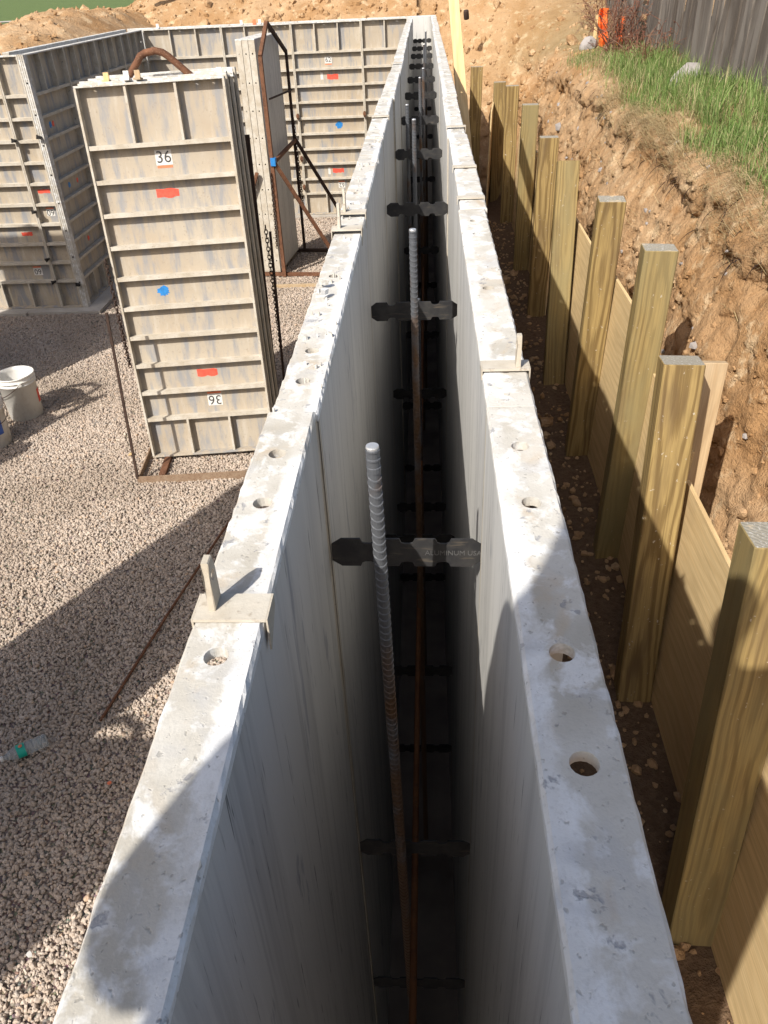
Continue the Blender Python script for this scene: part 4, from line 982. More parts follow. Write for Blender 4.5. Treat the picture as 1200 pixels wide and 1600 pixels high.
# ================================================================== BUCKETS, BOTTLE, ROD, LITTER
def bucket(label, x, y, mat, rot=0.0, lab=None):
    o = empty('bucket', label, 'bucket', (x, y, gz(x, y) + 0.004), (0, 0, rot), 'plastic buckets')
    mb = MB(); prof = [(0.0001, 0.0), (0.108, 0.0), (0.112, 0.004), (0.125, 0.262), (0.131, 0.264), (0.131, 0.270), (0.126, 0.272), (0.127, 0.288), (0.133, 0.290), (0.133, 0.297), (0.128, 0.299), (0.129, 0.318), (0.134, 0.322), (0.132, 0.327), (0.123, 0.325), (0.121, 0.30), (0.106, 0.012), (0.0001, 0.010)]
    mb.lathe(prof, 40); mb.build('pail', M[mat], o)
    mb = MB(); pts = []
    for q in np.linspace(0, math.pi, 25): pts.append((0.136 * math.cos(q), -0.137 - 0.012 * math.sin(q), 0.285 - 0.115 * math.sin(q)) if False else (0.137 * math.cos(q), -0.145 * math.sin(q), 0.285 - 0.10 * math.sin(q)))
    mb.tube(pts, 0.0025, 6); mb.build('wire_handle', M['rust_dark'], o)
    for sx in (-1, 1):
        mb = MB(); mb.tube([(sx * 0.128, 0, 0.284), (sx * 0.143, 0, 0.284)], 0.012, 10); mb.build('handle_boss', M[mat], o)
    if lab:
        mb = MB(); n = 10; vs = []
        for k in range(n + 1):
            a = lab[1] + lab[2] * (k / n - 0.5)
            for z in (0.10, 0.20): vs.append(((0.1128 + 0.0502 * z) * math.cos(a) * 1.004, (0.1128 + 0.0502 * z) * math.sin(a) * 1.004, z))
        mb.add(vs, [(2 * k, 2 * k + 2, 2 * k + 3, 2 * k + 1) for k in range(n)], 0, True); mb.build('label_patch', M[lab[0]], o)
    return o
bucket('white plastic pail with wire handle beside the gravel shadow', -2.875, 4.965, 'bucket', R(-55), ('red_paint', R(70), 0.5))
bucket('cement-smeared pail with blue label, cut off by left edge', -2.925, 4.55, 'bucket_dirty', R(60), ('blue_label', R(-95), 0.6))

def bottle():
    a = Vector((-1.666, 1.918)); b = Vector((-1.515, 2.022)); d = (b - a).normalized(); x, y = a.x, a.y
    o = empty('water_bottle', 'empty clear plastic water bottle with green label lying on gravel', 'bottle', (x, y, gz(x, y) + 0.040), (R(90) * 0, R(90), math.atan2(d.y, d.x)))
    # local -z... lying: local z axis points along the bottle towards its base
    r = 0.0275
    def ribbed(z0, z1, n, r, dr):
        return [(r - (dr if k % 2 else 0), z0 + (z1 - z0) * k / (n - 1)) for k in range(n)]
    prof = [(0.0095, 0.004), (0.0095, 0.014), (0.012, 0.020), (0.018, 0.034), (0.0245, 0.05), (r, 0.058)] + ribbed(0.066, 0.092, 5, r, 0.0012) + ribbed(0.10, 0.168, 11, r, 0.0018) + [(r, 0.174), (0.022, 0.181), (0.0001, 0.178)]
    mb = MB(); mb.lathe(prof, 22); sh = mb.build('shell', M['clear'], o)
    mb = MB(); mb.lathe([(r + 0.0006, 0.064), (r + 0.0006, 0.096)], 22); mb.build('label_band', M['green_label'], o)
    mb = MB(); mb.lathe([(0.0105, 0.012), (0.0118, 0.012), (0.0118, 0.0), (0.0001, -0.001)], 16); mb.build('cap', M['white_paint'], o)
    mb = MB(); mb.prism([(0.008 * math.cos(q), 0.008 * math.sin(q)) for q in np.linspace(0, 6.28, 9)[:-1]], 0, -0.0302, -0.0285); mb.build('label_print', M['orange_tape'], o, (0, -0.004, 0.082))
    return o
bottle()
mb = MB(); mb.tube([(-1.352, 2.15, gz(-1.35, 2.15) + 0.014), (-1.24, 2.77, gz(-1.24, 2.77) + 0.03), (-1.115, 3.42, gz(-1.1, 3.4) + 0.035), (-0.93, 4.4, gz(-.93, 4.4) + 0.02)], 0.0068, 7)
tag(mb.build('steel_rod', M['rust']), 'thin rusty steel rod lying on gravel beside the left trench wall', 'rod')
mb = MB(); mb.tube([(-1.05, 6.05, -2.085), (-0.75, 6.3, -2.08), (-0.35, 6.5, -2.085)], 0.006, 6)
tag(mb.build('steel_rod', M['rust_bar']), 'short rusty rod on gravel beyond the stack marked 36', 'rod')
def scrap(name, label, x, y, s, mat, seed):
    rr = random.Random(seed); mb = MB()
    mb.prism([(math.cos(q) * s * rr.uniform(.6, 1.2), math.sin(q) * s * rr.uniform(.5, 1.0)) for q in np.linspace(0, 6.28, 7)[:-1]], 2, 0, 0.004)
    o = mb.build(name, M[mat], None, (x, y, gz(x, y) + 0.022), (R(rr.uniform(-15, 15)), R(rr.uniform(-15, 15)), rr.uniform(0, 6))); tag(o, label, 'scrap')
scrap('paper_scrap', 'small white scrap on gravel near the bottom left corner', -1.245, 1.193, 0.013, 'white_paint', 1)
scrap('dry_leaf', 'small orange leaf on gravel left of the rack marked 36', -1.907, 4.337, 0.022, 'stud', 2)
scrap('dry_leaf', 'small orange leaf on shaded gravel right of the bottle', -1.20, 1.83, 0.012, 'orange_tape', 3)

# ================================================================== FENCE, GRASS, WEEDS ON THE BANK
fence = empty('picket_fence', 'weathered grey board fence on top of the grassy bank', 'fence', (2.9, 7.0, -0.35))
random.seed(5)
fy = 4.6; k = 0
def fence_x(y): return 2.26 + 0.010 * (y - 6) + 0.0055 * max(0, y - 8.5) ** 2
while fy < 18:
    wd = random.choice((0.085, 0.095, 0.11, 0.12)); th = 0.016
    if not (9.6 < fy < 9.9):
        hgt = random.uniform(1.55, 1.62); mb = MB()
        nz = 5; jit = [random.uniform(-.004, .004) for _ in range(nz + 1)]
        vs = []
        for q in range(nz + 1):
            z = hgt * q / nz
            wq = wd * (1 - 0.10 * random.random() * (1 if q == 0 else .3))
            vs += [(-th / 2 + jit[q], -wq / 2, z), (th / 2 + jit[q], -wq / 2, z), (th / 2 + jit[q], wq / 2, z), (-th / 2 + jit[q], wq / 2, z)]
        fs = [(0, 3, 2, 1), (nz * 4, nz * 4 + 1, nz * 4 + 2, nz * 4 + 3)] + [(q * 4 + c, q * 4 + (c + 1) % 4, q * 4 + 4 + (c + 1) % 4, q * 4 + 4 + c) for q in range(nz) for c in range(4)]
        mb.add(vs, fs)
        mb.build('picket', M['fence_wood'], fence, (fence_x(fy) - 2.9 + random.uniform(-.012, .012), fy - 7.0, random.uniform(-.06, .03)), (R(random.uniform(-2.5, 2.5)) + (R(7) if random.random() < .08 else 0), R(random.uniform(-1, 1.5)), R(random.uniform(-5, 5))))
    fy += wd + random.uniform(0.0, 0.012); k += 1
for z in (0.35, 1.25):
    mb = MB()
    for a in np.arange(4.4, 17.2, 1.8): bar(mb, (fence_x(a) + 0.035 - 2.9, a - 7, z), (fence_x(a + 1.79) + 0.035 - 2.9, a + 1.79 - 7, z), 0.035, 0.075)
    mb.build('fence_rail', M['fence_wood'], fence)
for a in np.arange(4.4, 17.2, 1.8):
    mb = MB(); mb.box((-0.04, -0.04, -0.3), (0.04, 0.04, 1.6)); mb.build('fence_post', M['fence_wood'], fence, (fence_x(a) + 0.10 - 2.9, a - 7, 0))

def blades(name, label, cat, mat, roots, hfun, wfun, lean=0.35, seed=1, tintf=None, hang=0.0):
    rr = np.random.default_rng(seed); n = len(roots); roots = np.asarray(roots)
    ang = rr.uniform(0, 2 * math.pi, n); h = hfun(rr, n); wd = wfun(rr, n); ln = rr.normal(0, lean, n) ; ln = np.abs(ln) + 0.05
    dx = np.cos(ang) * ln; dy = np.sin(ang) * ln
    if hang: dx = dx - hang
    px = -np.sin(ang + rr.normal(0, .5, n)); py = np.cos(ang + rr.normal(0, .5, n))
    lv = [(0.0, 0.0, 1.0), (0.45, 0.25, 0.85), (0.8, 0.62, 0.55), (1.0, 1.0, 0.08)]
    V = np.zeros((n, 8, 3)); 
    for q, (hz, bl_, ww) in enumerate(lv):
        c = roots + np.stack([dx * bl_ * h, dy * bl_ * h, hz * h * (1 - 0.25 * bl_ * np.clip(ln, 0, 1.5)) - hang * bl_ * h * 0.9], -1)
        o = np.stack([px, py, np.zeros(n)], -1) * (wd * ww)[:, None] * 0.5
        V[:, 2 * q] = c - o; V[:, 2 * q + 1] = c + o
    base = (np.arange(n) * 8)[:, None, None]
    F = (base + np.array([[0, 1, 3, 2], [2, 3, 5, 4], [4, 5, 7, 6]])[None]).reshape(-1, 4)
    me = bpy.data.meshes.new(name); me.from_pydata(V.reshape(-1, 3).tolist(), [], F.tolist()); me.materials.append(M[mat])
    tint = tintf(rr, roots) if tintf else rr.uniform(0, 1, n)
    at = me.attributes.new('tint', 'FLOAT', 'POINT'); at.data.foreach_set('value', np.repeat(tint, 8).astype(np.float32))
    me.polygons.foreach_set('use_smooth', [True] * len(F))
    return stuff(link(name, me), label, cat)
# surface samples of the bank by (y, offset)
vD = pR[:, 0]
def bank_samples(n, y0, y1, d0, d1, seed, clump=0.0, keep=None):
    rr = np.random.default_rng(seed); out = []
    ysm = bp[:, 1]; NR = int((10.3 + 2.0) / step)
    vi0 = int(np.searchsorted(vD, d0)); vi1 = int(np.searchsorted(vD, d1))
    yq = rr.uniform(y0, y1, n); dq = rr.uniform(d0, d1, n)
    if clump > 0:
        nc = max(3, int(n / 26)); cy = rr.uniform(y0, y1, nc); cd = rr.uniform(d0, d1, nc); id_ = rr.integers(0, nc, n)
        yq = cy[id_] + rr.normal(0, clump, n); dq = cd[id_] + rr.normal(0, clump, n)
    yq = np.clip(yq, -1.9, 10.2); dq = np.clip(dq, 0.05, 14)
    ui = np.clip(((yq + 2.0) / step).astype(int), 0, NR - 2); vi = np.clip(np.searchsorted(vD, dq) - 1, 0, nv - 2)
    fy_ = (yq + 2.0) / step - ui; fv = (dq - vD[vi]) / np.maximum(vD[vi + 1] - vD[vi], 1e-6)
    fy_ = fy_[:, None]; fv = np.clip(fv, 0, 1)[:, None]
    p = (bankXYZ[ui, vi] * (1 - fy_) + bankXYZ[ui + 1, vi] * fy_) * (1 - fv) + (bankXYZ[ui, vi + 1] * (1 - fy_) + bankXYZ[ui + 1, vi + 1] * fy_) * fv
    if keep is not None: p = p[keep(p, rr)]
    p[:, 2] -= 0.008
    return p
def keepgrass(p, rr):
    patch = fbm(p[:, 0] * 1.6, p[:, 1] * 1.6, 3, 91) + 0.5
    farfade = np.clip((10.2 - p[:, 1]) / 3.5, 0.12, 1)
    return rr.uniform(0, 1, len(p)) < np.clip((patch - 0.40) * 4.0, 0.04, 1) * farfade
g1 = bank_samples(36000, 2.0, 10.2, 0.44, 1.22, 3, 0, keepgrass)
tg = lambda rr, r: np.clip(rr.beta(2, 2.6, len(r)) + (rr.uniform(0, 1, len(r)) < 0.10) * 0.5, 0, 1)
blades('grass', 'long green grass on top of the dirt bank', 'grass', 'grass', g1, lambda r, n: r.gamma(7, 0.011, n) + 0.015, lambda r, n: r.uniform(0.003, 0.006, n), 0.42, 4, tg)
g1b = bank_samples(6500, 2.6, 8.6, 0.62, 1.15, 13, 0.04)
blades('tall_grass', 'taller tufts of green grass below the board fence', 'grass', 'grass', g1b, lambda r, n: r.gamma(9, 0.014, n) + 0.03, lambda r, n: r.uniform(0.003, 0.006, n), 0.45, 14, tg)
g2 = bank_samples(5200, 2.0, 7.5, 0.36, 0.52, 5, 0.05)
blades('dry_grass', 'dry straw-coloured grass hanging over the edge of the bank', 'dry grass', 'straw', g2, lambda r, n: r.gamma(5, 0.022, n) + 0.02, lambda r, n: r.uniform(0.002, 0.004, n), 0.5, 6, None, 0.75)
g2c = bank_samples(3800, 2.2, 10.0, 0.42, 1.15, 15, 0.08)
blades('flattened_straw', 'flattened dead grass among the green grass on the bank', 'dry grass', 'straw', g2c, lambda r, n: r.gamma(5, 0.014, n) + 0.02, lambda r, n: r.uniform(0.002, 0.004, n), 1.1, 16)
g3 = bank_samples(1100, 9.0, 10.2, 0.7, 1.6, 25, 0.07)
blades('sparse_weeds', 'sparse green weeds on bare soil near the orange fabric', 'grass', 'grass', g3, lambda r, n: r.gamma(5, 0.013, n) + 0.01, lambda r, n: r.uniform(0.003, 0.007, n), 0.6, 26, tg)
# dry brush in front of the fence
def brush(label, cx, cy, cz, n, hgt, seed):
    rr = random.Random(seed); mb = MB(); tints = []
    for k in range(n):
        p = Vector((cx + rr.gauss(0, .12), cy + rr.gauss(0, .22), cz - 0.02)); d = Vector((rr.gauss(0, .35), rr.gauss(0, .35), 1)).normalized(); L = hgt * rr.uniform(.5, 1.1)
        pts = [p.copy()]
        for q in range(5):
            d = (d + Vector((rr.gauss(0, .28), rr.gauss(0, .28), rr.gauss(-.05, .15)))).normalized(); p = p + d * L / 5; pts.append(p.copy())
        mb.tube(pts, [0.006, 0.005, 0.004, 0.003, 0.0022, 0.0012], 4, 0, False)
        for q in range(rr.randint(2, 5)):
            b = pts[rr.randint(2, 5)]; e = b + Vector((rr.gauss(0, .1), rr.gauss(0, .1), rr.gauss(0.02, .08))); mb.tube([b, (b + e) / 2 + Vector((0, 0, .01)), e], [0.003, 0.002, 0.001], 3, 0, False)
            for l in range(2):
                c = b.lerp(e, rr.uniform(.5, 1)); u = Vector((rr.gauss(0, 1), rr.gauss(0, 1), rr.gauss(0, 1))).normalized() * 0.012; v = Vector((rr.gauss(0, 1), rr.gauss(0, 1), rr.gauss(0, 1))).normalized() * 0.009
                mb.add([c - u, c + v, c + u, c - v], [(0, 1, 2, 3)])
    me = mb.mesh('dry_brush', [M['twigs']]); n_ = len(me.vertices)
    at = me.attributes.new('tint', 'FLOAT', 'POINT'); at.data.foreach_set('value', np.repeat(rng.uniform(0, 1, n_ // 4 + 1), 4)[:n_].astype(np.float32))
    o = link('dry_brush', me); tag(o, label, 'shrub', 'dry brush at the fence'); return o
brush('tangled reddish dry brush at the gap in the fence', 2.12, 9.8, -0.36, 60, 0.75, 1)
brush('thin dry brush left of the fence gap', 2.2, 11.2, -0.34, 34, 0.6, 2)
brush('low dry brush near the stone slab', 2.12, 8.4, -0.34, 26, 0.35, 3)
# stone slab, orange fabric on a stake, rocks and planks on the bank top
mb = MB(); mb.prism([(-0.11, 0.0), (0.09, -0.02), (0.12, 0.10), (0.05, 0.21), (-0.04, 0.19), (-0.10, 0.08)], 1, 0, 0.05)
tag(mb.build('stone_slab', M['grey_stone'], None, (2.05, 7.1, -0.42), (R(-28), R(12), R(-30))), 'broken grey stone slab leaning in the grass below the fence', 'stone')
st = empty('marker_stake', 'wooden stake with bright orange safety fabric near the fence', 'stake', (1.98, 10.6, -0.42))
mb = MB(); mb.box((-0.018, -0.01, 0), (0.018, 0.01, 0.36)); mb.build('stake', M['stud'], st)
def cloth(parent, x, y, w, h, seed):
    rr = np.random.default_rng(seed); nxx, nzz = 12, 16; mb = MB(); vs = []
    for j in range(nzz + 1):
        for i in range(nxx + 1):
            u = i / nxx; v = j / nzz
            vs.append((x + (u - .5) * w * (0.75 + 0.25 * v) + 0.02 * math.sin(5 * v + seed), y + 0.035 * math.sin(9 * u + 3 * v + seed) + 0.015 * math.sin(17 * v), h * v))
    mb.add(vs, [(j * (nxx + 1) + i, j * (nxx + 1) + i + 1, (j + 1) * (nxx + 1) + i + 1, (j + 1) * (nxx + 1) + i) for j in range(nzz) for i in range(nxx)], 0, True)
    mb.build('orange_fabric', M['orange_fabric'], parent)
cloth(st, 0.09, 0.02, 0.12, 0.42, 1); cloth(st, 0.30, 0.06, 0.10, 0.33, 2)
rr = random.Random(77)
def rock(name, label, x, y, z, s, mat, seed, cat='rock', group=None):
    q = random.Random(seed); import bmesh
    bm = bmesh.new(); bmesh.ops.create_icosphere(bm, subdivisions=2, radius=1)
    for v in bm.verts: v.co *= 1 + q.uniform(-.16, .16)
    for v in bm.verts: v.co = Vector((v.co.x * s * q.uniform(.97, 1.03), v.co.y * s * 0.8, v.co.z * s * 0.62))
    me = bpy.data.meshes.new(name); bm.to_mesh(me); bm.free(); me.materials.append(M[mat]); o = link(name, me, None, (x, y, z), (q.uniform(0, 6), q.uniform(0, 6), q.uniform(0, 6))); return tag(o, label, cat, group)
rock('rock', 'pale flat rock beside the orange fabric', 1.92, 10.6, -0.36, 0.11, 'grey_stone', 3); rock('rock', 'small brown rock left of the orange fabric', 1.78, 10.9, -0.33, 0.09, 'dirt', 4)
mb = MB(); mb.box((-0.12, -0.3, 0), (0.0, 0.3, 0.02)); tag(mb.build('scrap_plank', M['fence_wood'], None, (1.75, 13.2, -0.25), (0.25, 0.1, R(20))), 'grey scrap plank lying on soil left of the fence', 'plank')
mb = MB(); mb.lathe([(0.0001, 0.0), (0.03, 0.0), (0.034, 0.01), (0.034, 0.09), (0.03, 0.10), (0.0001, 0.10)], 14); 
tag(mb.build('dark_stub', M['rust_dark'], None, (0.56, 11.75, -0.10), (R(12), R(-6), 0)), 'short dark stub standing in soil right of the leaning stud', 'stub')
for k, (pts, lab) in enumerate((([(-3.9, 12.9, 0.40), (-3.3, 13.2, 0.43), (-2.7, 13.5, 0.42)], 'black hose lying on the spoil heap above the left corner'), ([(-1.9, 14.6, 0.42), (-1.2, 14.9, 0.45), (-0.7, 15.1, 0.44)], 'black hose lying on the spoil heap above the far wall'))):
    mb = MB(); mb.tube(pts, 0.045, 8); tag(mb.build('black_hose', M['dark_hose']), lab, 'hose', 'black hoses')

# loose clods on the bank and on the strip beside the forms
def clods(name, label, pts, sizes, mat, seed):
    import bmesh
    bm = bmesh.new(); bmesh.ops.create_icosphere(bm, subdivisions=1, radius=1); bv = np.array([v.co[:] for v in bm.verts]); bf = np.array([[v.index for v in f.verts] for f in bm.faces]); bm.free()
    r = np.random.default_rng(seed); n = len(pts)
    V = bv[None] * (1 + r.uniform(-.28, .28, (n, len(bv), 1))) * (np.asarray(sizes)[:, None, None] * r.uniform(.6, 1.2, (n, 1, 3))) + np.asarray(pts)[:, None]
    F = (bf[None] + (np.arange(n) * len(bv))[:, None, None]).reshape(-1, 3)
    me = bpy.data.meshes.new(name); me.from_pydata(V.reshape(-1, 3).tolist(), [], F.tolist()); me.materials.append(M[mat])
    return stuff(link(name, me), label, 'soil')
pc = bank_samples(2600, 0.2, 10.2, 0.0, 0.30, 51, 0)
clods('soil_clods', 'loose lumps of soil on the face of the bank', pc, np.random.default_rng(2).gamma(1.5, 0.0045, len(pc)) + 0.002, 'dirt', 3)
rr2 = np.random.default_rng(8)
pc = np.stack([rr2.uniform(0.2, 1.15, 2600), rr2.uniform(0.3, 10, 2600), np.full(2600, -2.14)], -1)
clods('trench_rubble', 'small stones and lumps on the soil strip beside the forms', pc, rr2.gamma(1.6, 0.006, 2600) + 0.003, 'dirt', 9)
ps = bank_samples(150, 0.4, 10.2, 0.02, 0.45, 57, 0)
clods('bank_stones', 'small pale stones stuck in the face of the bank', ps, np.random.default_rng(5).gamma(2.0, 0.006, len(ps)) + 0.004, 'grey_stone', 13)
ps = bank_samples(1800, 0.4, 10.2, -0.02, 0.10, 58, 0.05)
clods('foot_crumbs', 'crumbled soil spilled along the foot of the bank', ps, np.random.default_rng(6).gamma(1.6, 0.008, len(ps)) + 0.004, 'dirt', 14)
# fine roots hanging from the turf edge
mb = MB(); rq = random.Random(91); rp = bank_samples(70, 2.2, 8.5, 0.30, 0.42, 59, 0)
for p in rp:
    q = Vector(p); d = Vector((-0.6, rq.gauss(0, .5), -0.2)); pts = [q.copy()]
    for k in range(4):
        d = d + Vector((rq.gauss(0, .3), rq.gauss(0, .3), -0.5)); q = q + d.normalized() * rq.uniform(.02, .04); pts.append(q.copy())
    mb.tube(pts, [0.0028, 0.0022, 0.0018, 0.0012, 0.0007], 4, 0, False)
stuff(mb.build('roots', M['rust_dark']), 'thin brown roots hanging from the turf edge', 'roots')
# far heap rubble
NRf = int((10.3 + 2.0) / step)
r4 = np.random.default_rng(19); ui = r4.integers(NRf, nu, 5200); vi = r4.integers(int(np.searchsorted(pF[:, 1], -1.0)), int(np.searchsorted(pF[:, 0], 4.6)), 5200)
pc = bankXYZ[ui, vi]
clods('heap_clods', 'loose lumps of soil on the spoil heap behind the far wall', pc, r4.gamma(1.2, 0.013, len(pc)) + 0.004, 'dirt', 29)
r5 = np.random.default_rng(23); px_ = r5.uniform(-8, -4.0, 1500); py_ = r5.uniform(8.2, 13, 1500)
ix = np.clip(((px_ + 13) / (13 - 3.56) * 189).astype(int), 0, 189); iy = np.clip(((py_ - 7.5) / 6.5 * 149).astype(int), 0, 149)
pc = np.stack([px_, py_, Zm[iy, ix]], -1)
clods('left_heap_clods', 'loose lumps of soil on the heap behind the left wall', pc, r5.gamma(1.2, 0.012, len(pc)) + 0.004, 'dirt', 39)

# ================================================================== GRAVEL STONES (scattered over the floor)
nx, ny = 60, 90
xs = np.linspace(-6.0, -0.31, nx); ys = np.linspace(0.3, 10.26, ny); X, Y = np.meshgrid(xs, ys)
Zs = ZG - 0.012 + 0.03 * fbm(X * 1.3, Y * 1.3, 3, 5) + 0.012 * fbm(X * 6, Y * 6, 2, 9)
vs = np.stack([X, Y, Zs], -1).reshape(-1, 3)
fs = []
for j in range(ny - 1):
    for i in range(nx - 1):
        x, y = xs[i], ys[j]
        # skip what lies under the left-hand jog and outside the view
        if x < XL + 0.12 and y > YL - 0.2: continue
        if x < -0.62 * y - 0.9: continue
        fs.append((j * nx + i, j * nx + i + 1, (j + 1) * nx + i + 1, (j + 1) * nx + i))
me = bpy.data.meshes.new('gravel'); me.from_pydata(vs.tolist(), [], fs); me.materials.append(M['pebble'])
dn = np.clip(1.15 - (vs[:, 1] - 3.0) / 7.5, 0.45, 1.0)
at = me.attributes.new('density', 'FLOAT', 'POINT'); at.data.foreach_set('value', dn.astype(np.float32))
gob = link('gravel', me); stuff(gob, 'tan crushed gravel covering the floor of the excavation', 'gravel')
ng = bpy.data.node_groups.new('gravel_scatter', 'GeometryNodeTree')
ng.interface.new_socket('Geometry', in_out='INPUT', socket_type='NodeSocketGeometry'); ng.interface.new_socket('Geometry', in_out='OUTPUT', socket_type='NodeSocketGeometry')
N = ng.nodes; Lk = ng.links
gi = N.new('NodeGroupInput'); go = N.new('NodeGroupOutput')
dist = N.new('GeometryNodeDistributePointsOnFaces'); dist.distribute_method = 'RANDOM'
na = N.new('GeometryNodeInputNamedAttribute'); na.data_type = 'FLOAT'; na.inputs['Name'].default_value = 'density'
mu = N.new('ShaderNodeMath'); mu.operation = 'MULTIPLY'; mu.inputs[1].default_value = 12500.0
Lk.new(na.outputs['Attribute'], mu.inputs[0]); Lk.new(mu.outputs[0], dist.inputs['Density']); Lk.new(gi.outputs[0], dist.inputs['Mesh'])
geos = N.new('GeometryNodeGeometryToInstance')
for k in range(4):
    ico = N.new('GeometryNodeMeshIcoSphere'); ico.inputs['Radius'].default_value = 1.0; ico.inputs['Subdivisions'].default_value = 1 if k % 2 else 2
    sp = N.new('GeometryNodeSetPosition'); nt = N.new('ShaderNodeTexNoise'); nt.noise_dimensions = '4D'; nt.inputs['W'].default_value = k * 5.3; nt.inputs['Scale'].default_value = 0.9; nt.inputs['Detail'].default_value = 1.0
    sub = N.new('ShaderNodeVectorMath'); sub.operation = 'SUBTRACT'; sub.inputs[1].default_value = (0.5, 0.5, 0.5)
    scl = N.new('ShaderNodeVectorMath'); scl.operation = 'SCALE'; scl.inputs['Scale'].default_value = 1.25
    Lk.new(nt.outputs['Color'], sub.inputs[0]); Lk.new(sub.outputs[0], scl.inputs[0]); Lk.new(ico.outputs['Mesh'], sp.inputs['Geometry']); Lk.new(scl.outputs[0], sp.inputs['Offset'])
    sm = N.new('GeometryNodeSetMaterial'); sm.inputs['Material'].default_value = M['pebble']; Lk.new(sp.outputs[0], sm.inputs['Geometry'])
    Lk.new(sm.outputs[0], geos.inputs[0])
iop = N.new('GeometryNodeInstanceOnPoints'); iop.inputs['Pick Instance'].default_value = True
Lk.new(dist.outputs['Points'], iop.inputs['Points']); Lk.new(geos.outputs[0], iop.inputs['Instance'])
rv = N.new('FunctionNodeRandomValue'); rv.data_type = 'FLOAT_VECTOR'; rv.inputs['Max'].default_value = (6.283, 6.283, 6.283); rv.inputs['Seed'].default_value = 3
rs = N.new('FunctionNodeRandomValue'); rs.data_type = 'FLOAT_VECTOR'; rs.inputs['Min'].default_value = (0.0072, 0.0066, 0.0054); rs.inputs['Max'].default_value = (0.0135, 0.0114, 0.0090); rs.inputs['Seed'].default_value = 9
r1 = N.new('FunctionNodeRandomValue'); r1.data_type = 'FLOAT'; r1.inputs[2].default_value = 0.35; r1.inputs[3].default_value = 1.0; r1.inputs['Seed'].default_value = 17
vm = N.new('ShaderNodeVectorMath'); vm.operation = 'SCALE'; Lk.new(rs.outputs['Value'], vm.inputs[0]); Lk.new(r1.outputs[1], vm.inputs['Scale'])
Lk.new(vm.outputs[0], iop.inputs['Scale'])
try: Lk.new(rv.outputs['Value'], iop.inputs['Rotation'])
except Exception: pass
so = N.new('GeometryNodeSetPosition'); so.inputs['Offset'].default_value = (0, 0, 0.002); Lk.new(iop.outputs[0], so.inputs['Geometry'])
rz_ = N.new('FunctionNodeRandomValue'); rz_.data_type = 'FLOAT_VECTOR'; rz_.inputs['Min'].default_value = (0, 0, -0.002); rz_.inputs['Max'].default_value = (0, 0, 0.009)
Lk.new(rz_.outputs['Value'], so.inputs['Offset'])
jn = N.new('GeometryNodeJoinGeometry'); Lk.new(so.outputs[0], jn.inputs[0])
Lk.new(jn.outputs[0], go.inputs[0])
md = gob.modifiers.new('scatter', 'NODES'); md.node_group = ng

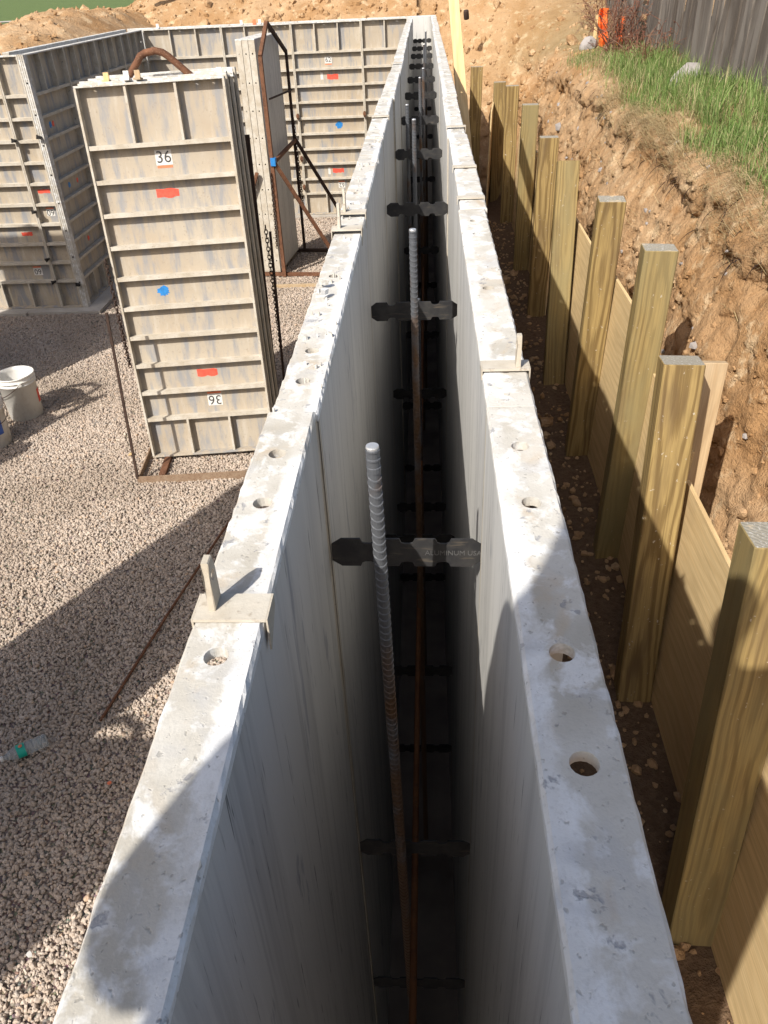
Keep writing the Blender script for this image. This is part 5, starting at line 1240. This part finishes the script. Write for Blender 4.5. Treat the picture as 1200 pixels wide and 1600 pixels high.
# ================================================================== THE PHOTOGRAPHER ON A STEPLADDER (behind the lens; only the shadow is in the picture)
def person():
    import bmesh
    V = {}; E = []
    pts = [('pelvis', (-0.2, -0.50, 0.10), .125), ('waist', (-0.2, -0.48, 0.26), .12), ('chest', (-0.2, -0.42, 0.47), .14), ('neckb', (-0.2, -0.36, 0.64), .08), ('neck', (-0.19, -0.32, 0.70), .055), ('head', (-0.17, -0.29, 0.78), .09), ('crown', (-0.16, -0.28, 0.87), .078),
           ('lsh', (-0.36, -0.39, 0.60), .062), ('lel', (-0.275, -0.28, 0.28), .05), ('lwr', (-0.20, -0.15, 0.38), .028), ('lha', (-0.13, -0.12, 0.40), .03),
           ('rsh', (0.0, -0.39, 0.62), .066), ('rel', (0.13, -0.34, 0.42), .046), ('rwr', (0.03, -0.19, 0.34), .028), ('rha', (0.03, -0.14, 0.36), .03),
           ('lhip', (-0.28, -0.50, 0.05), .095), ('lkn', (-0.30, -0.47, -0.28), .062), ('lan', (-0.30, -0.50, -0.60), .042), ('lto', (-0.305, -0.38, -0.635), .035),
           ('rhip', (-0.12, -0.50, 0.05), .095), ('rkn', (-0.10, -0.47, -0.28), .062), ('ran', (-0.10, -0.50, -0.60), .042), ('rto', (-0.095, -0.38, -0.635), .035)]
    idx = {p[0]: i for i, p in enumerate(pts)}
    ed = ['pelvis-waist', 'waist-chest', 'chest-neckb', 'neckb-neck', 'neck-head', 'head-crown', 'chest-lsh', 'lsh-lel', 'lel-lwr', 'lwr-lha', 'chest-rsh', 'rsh-rel', 'rel-rwr', 'rwr-rha', 'pelvis-lhip', 'lhip-lkn', 'lkn-lan', 'lan-lto', 'pelvis-rhip', 'rhip-rkn', 'rkn-ran', 'ran-rto']
    me = bpy.data.meshes.new('person'); me.from_pydata([(p[1][0] - 0.08, p[1][1] + 0.10, p[1][2] + 0.15) for p in pts], [tuple(idx[q] for q in e.split('-')) for e in ed], []); me.materials.append(M['shirt'])
    o = link('person', me); o.modifiers.new('skin', 'SKIN'); sk = me.skin_vertices
    sk = me.skin_vertices[0].data
    for i, p in enumerate(pts): sk[i].radius = (p[2], p[2])
    sk[0].use_root = True
    o.modifiers.new('sub', 'SUBSURF').render_levels = 2
    tag(o, 'person on a stepladder taking the picture, elbows bent', 'person')
person()
lad = empty('stepladder', 'aluminium stepladder under the person taking the picture', 'ladder', (-0.28, -0.35, ZG))
LT = 1.57
for sx in (-0.16, 0.16):
    mb = MB(); bar(mb, (sx * 1.1, 0.24, 0.02), (sx, 0.0, LT), 0.025, 0.05); mb.build('side_rail', M['ladder_alu'], lad)
    mb = MB(); bar(mb, (sx * 1.1, -0.55, 0.02), (sx, -0.08, LT), 0.02, 0.03); mb.build('rear_leg', M['ladder_alu'], lad)
for z in (0.28, 0.56, 0.84, 1.12):
    mb = MB(); mb.box((-0.155, 0.2 - z * 0.14 - 0.04, z), (0.155, 0.2 - z * 0.14 + 0.04, z + 0.02)); mb.build('step', M['ladder_alu'], lad)
mb = MB(); mb.box((-0.18, -0.16, LT), (0.18, 0.12, LT + 0.03)); mb.build('top_step', M['ladder_alu'], lad)
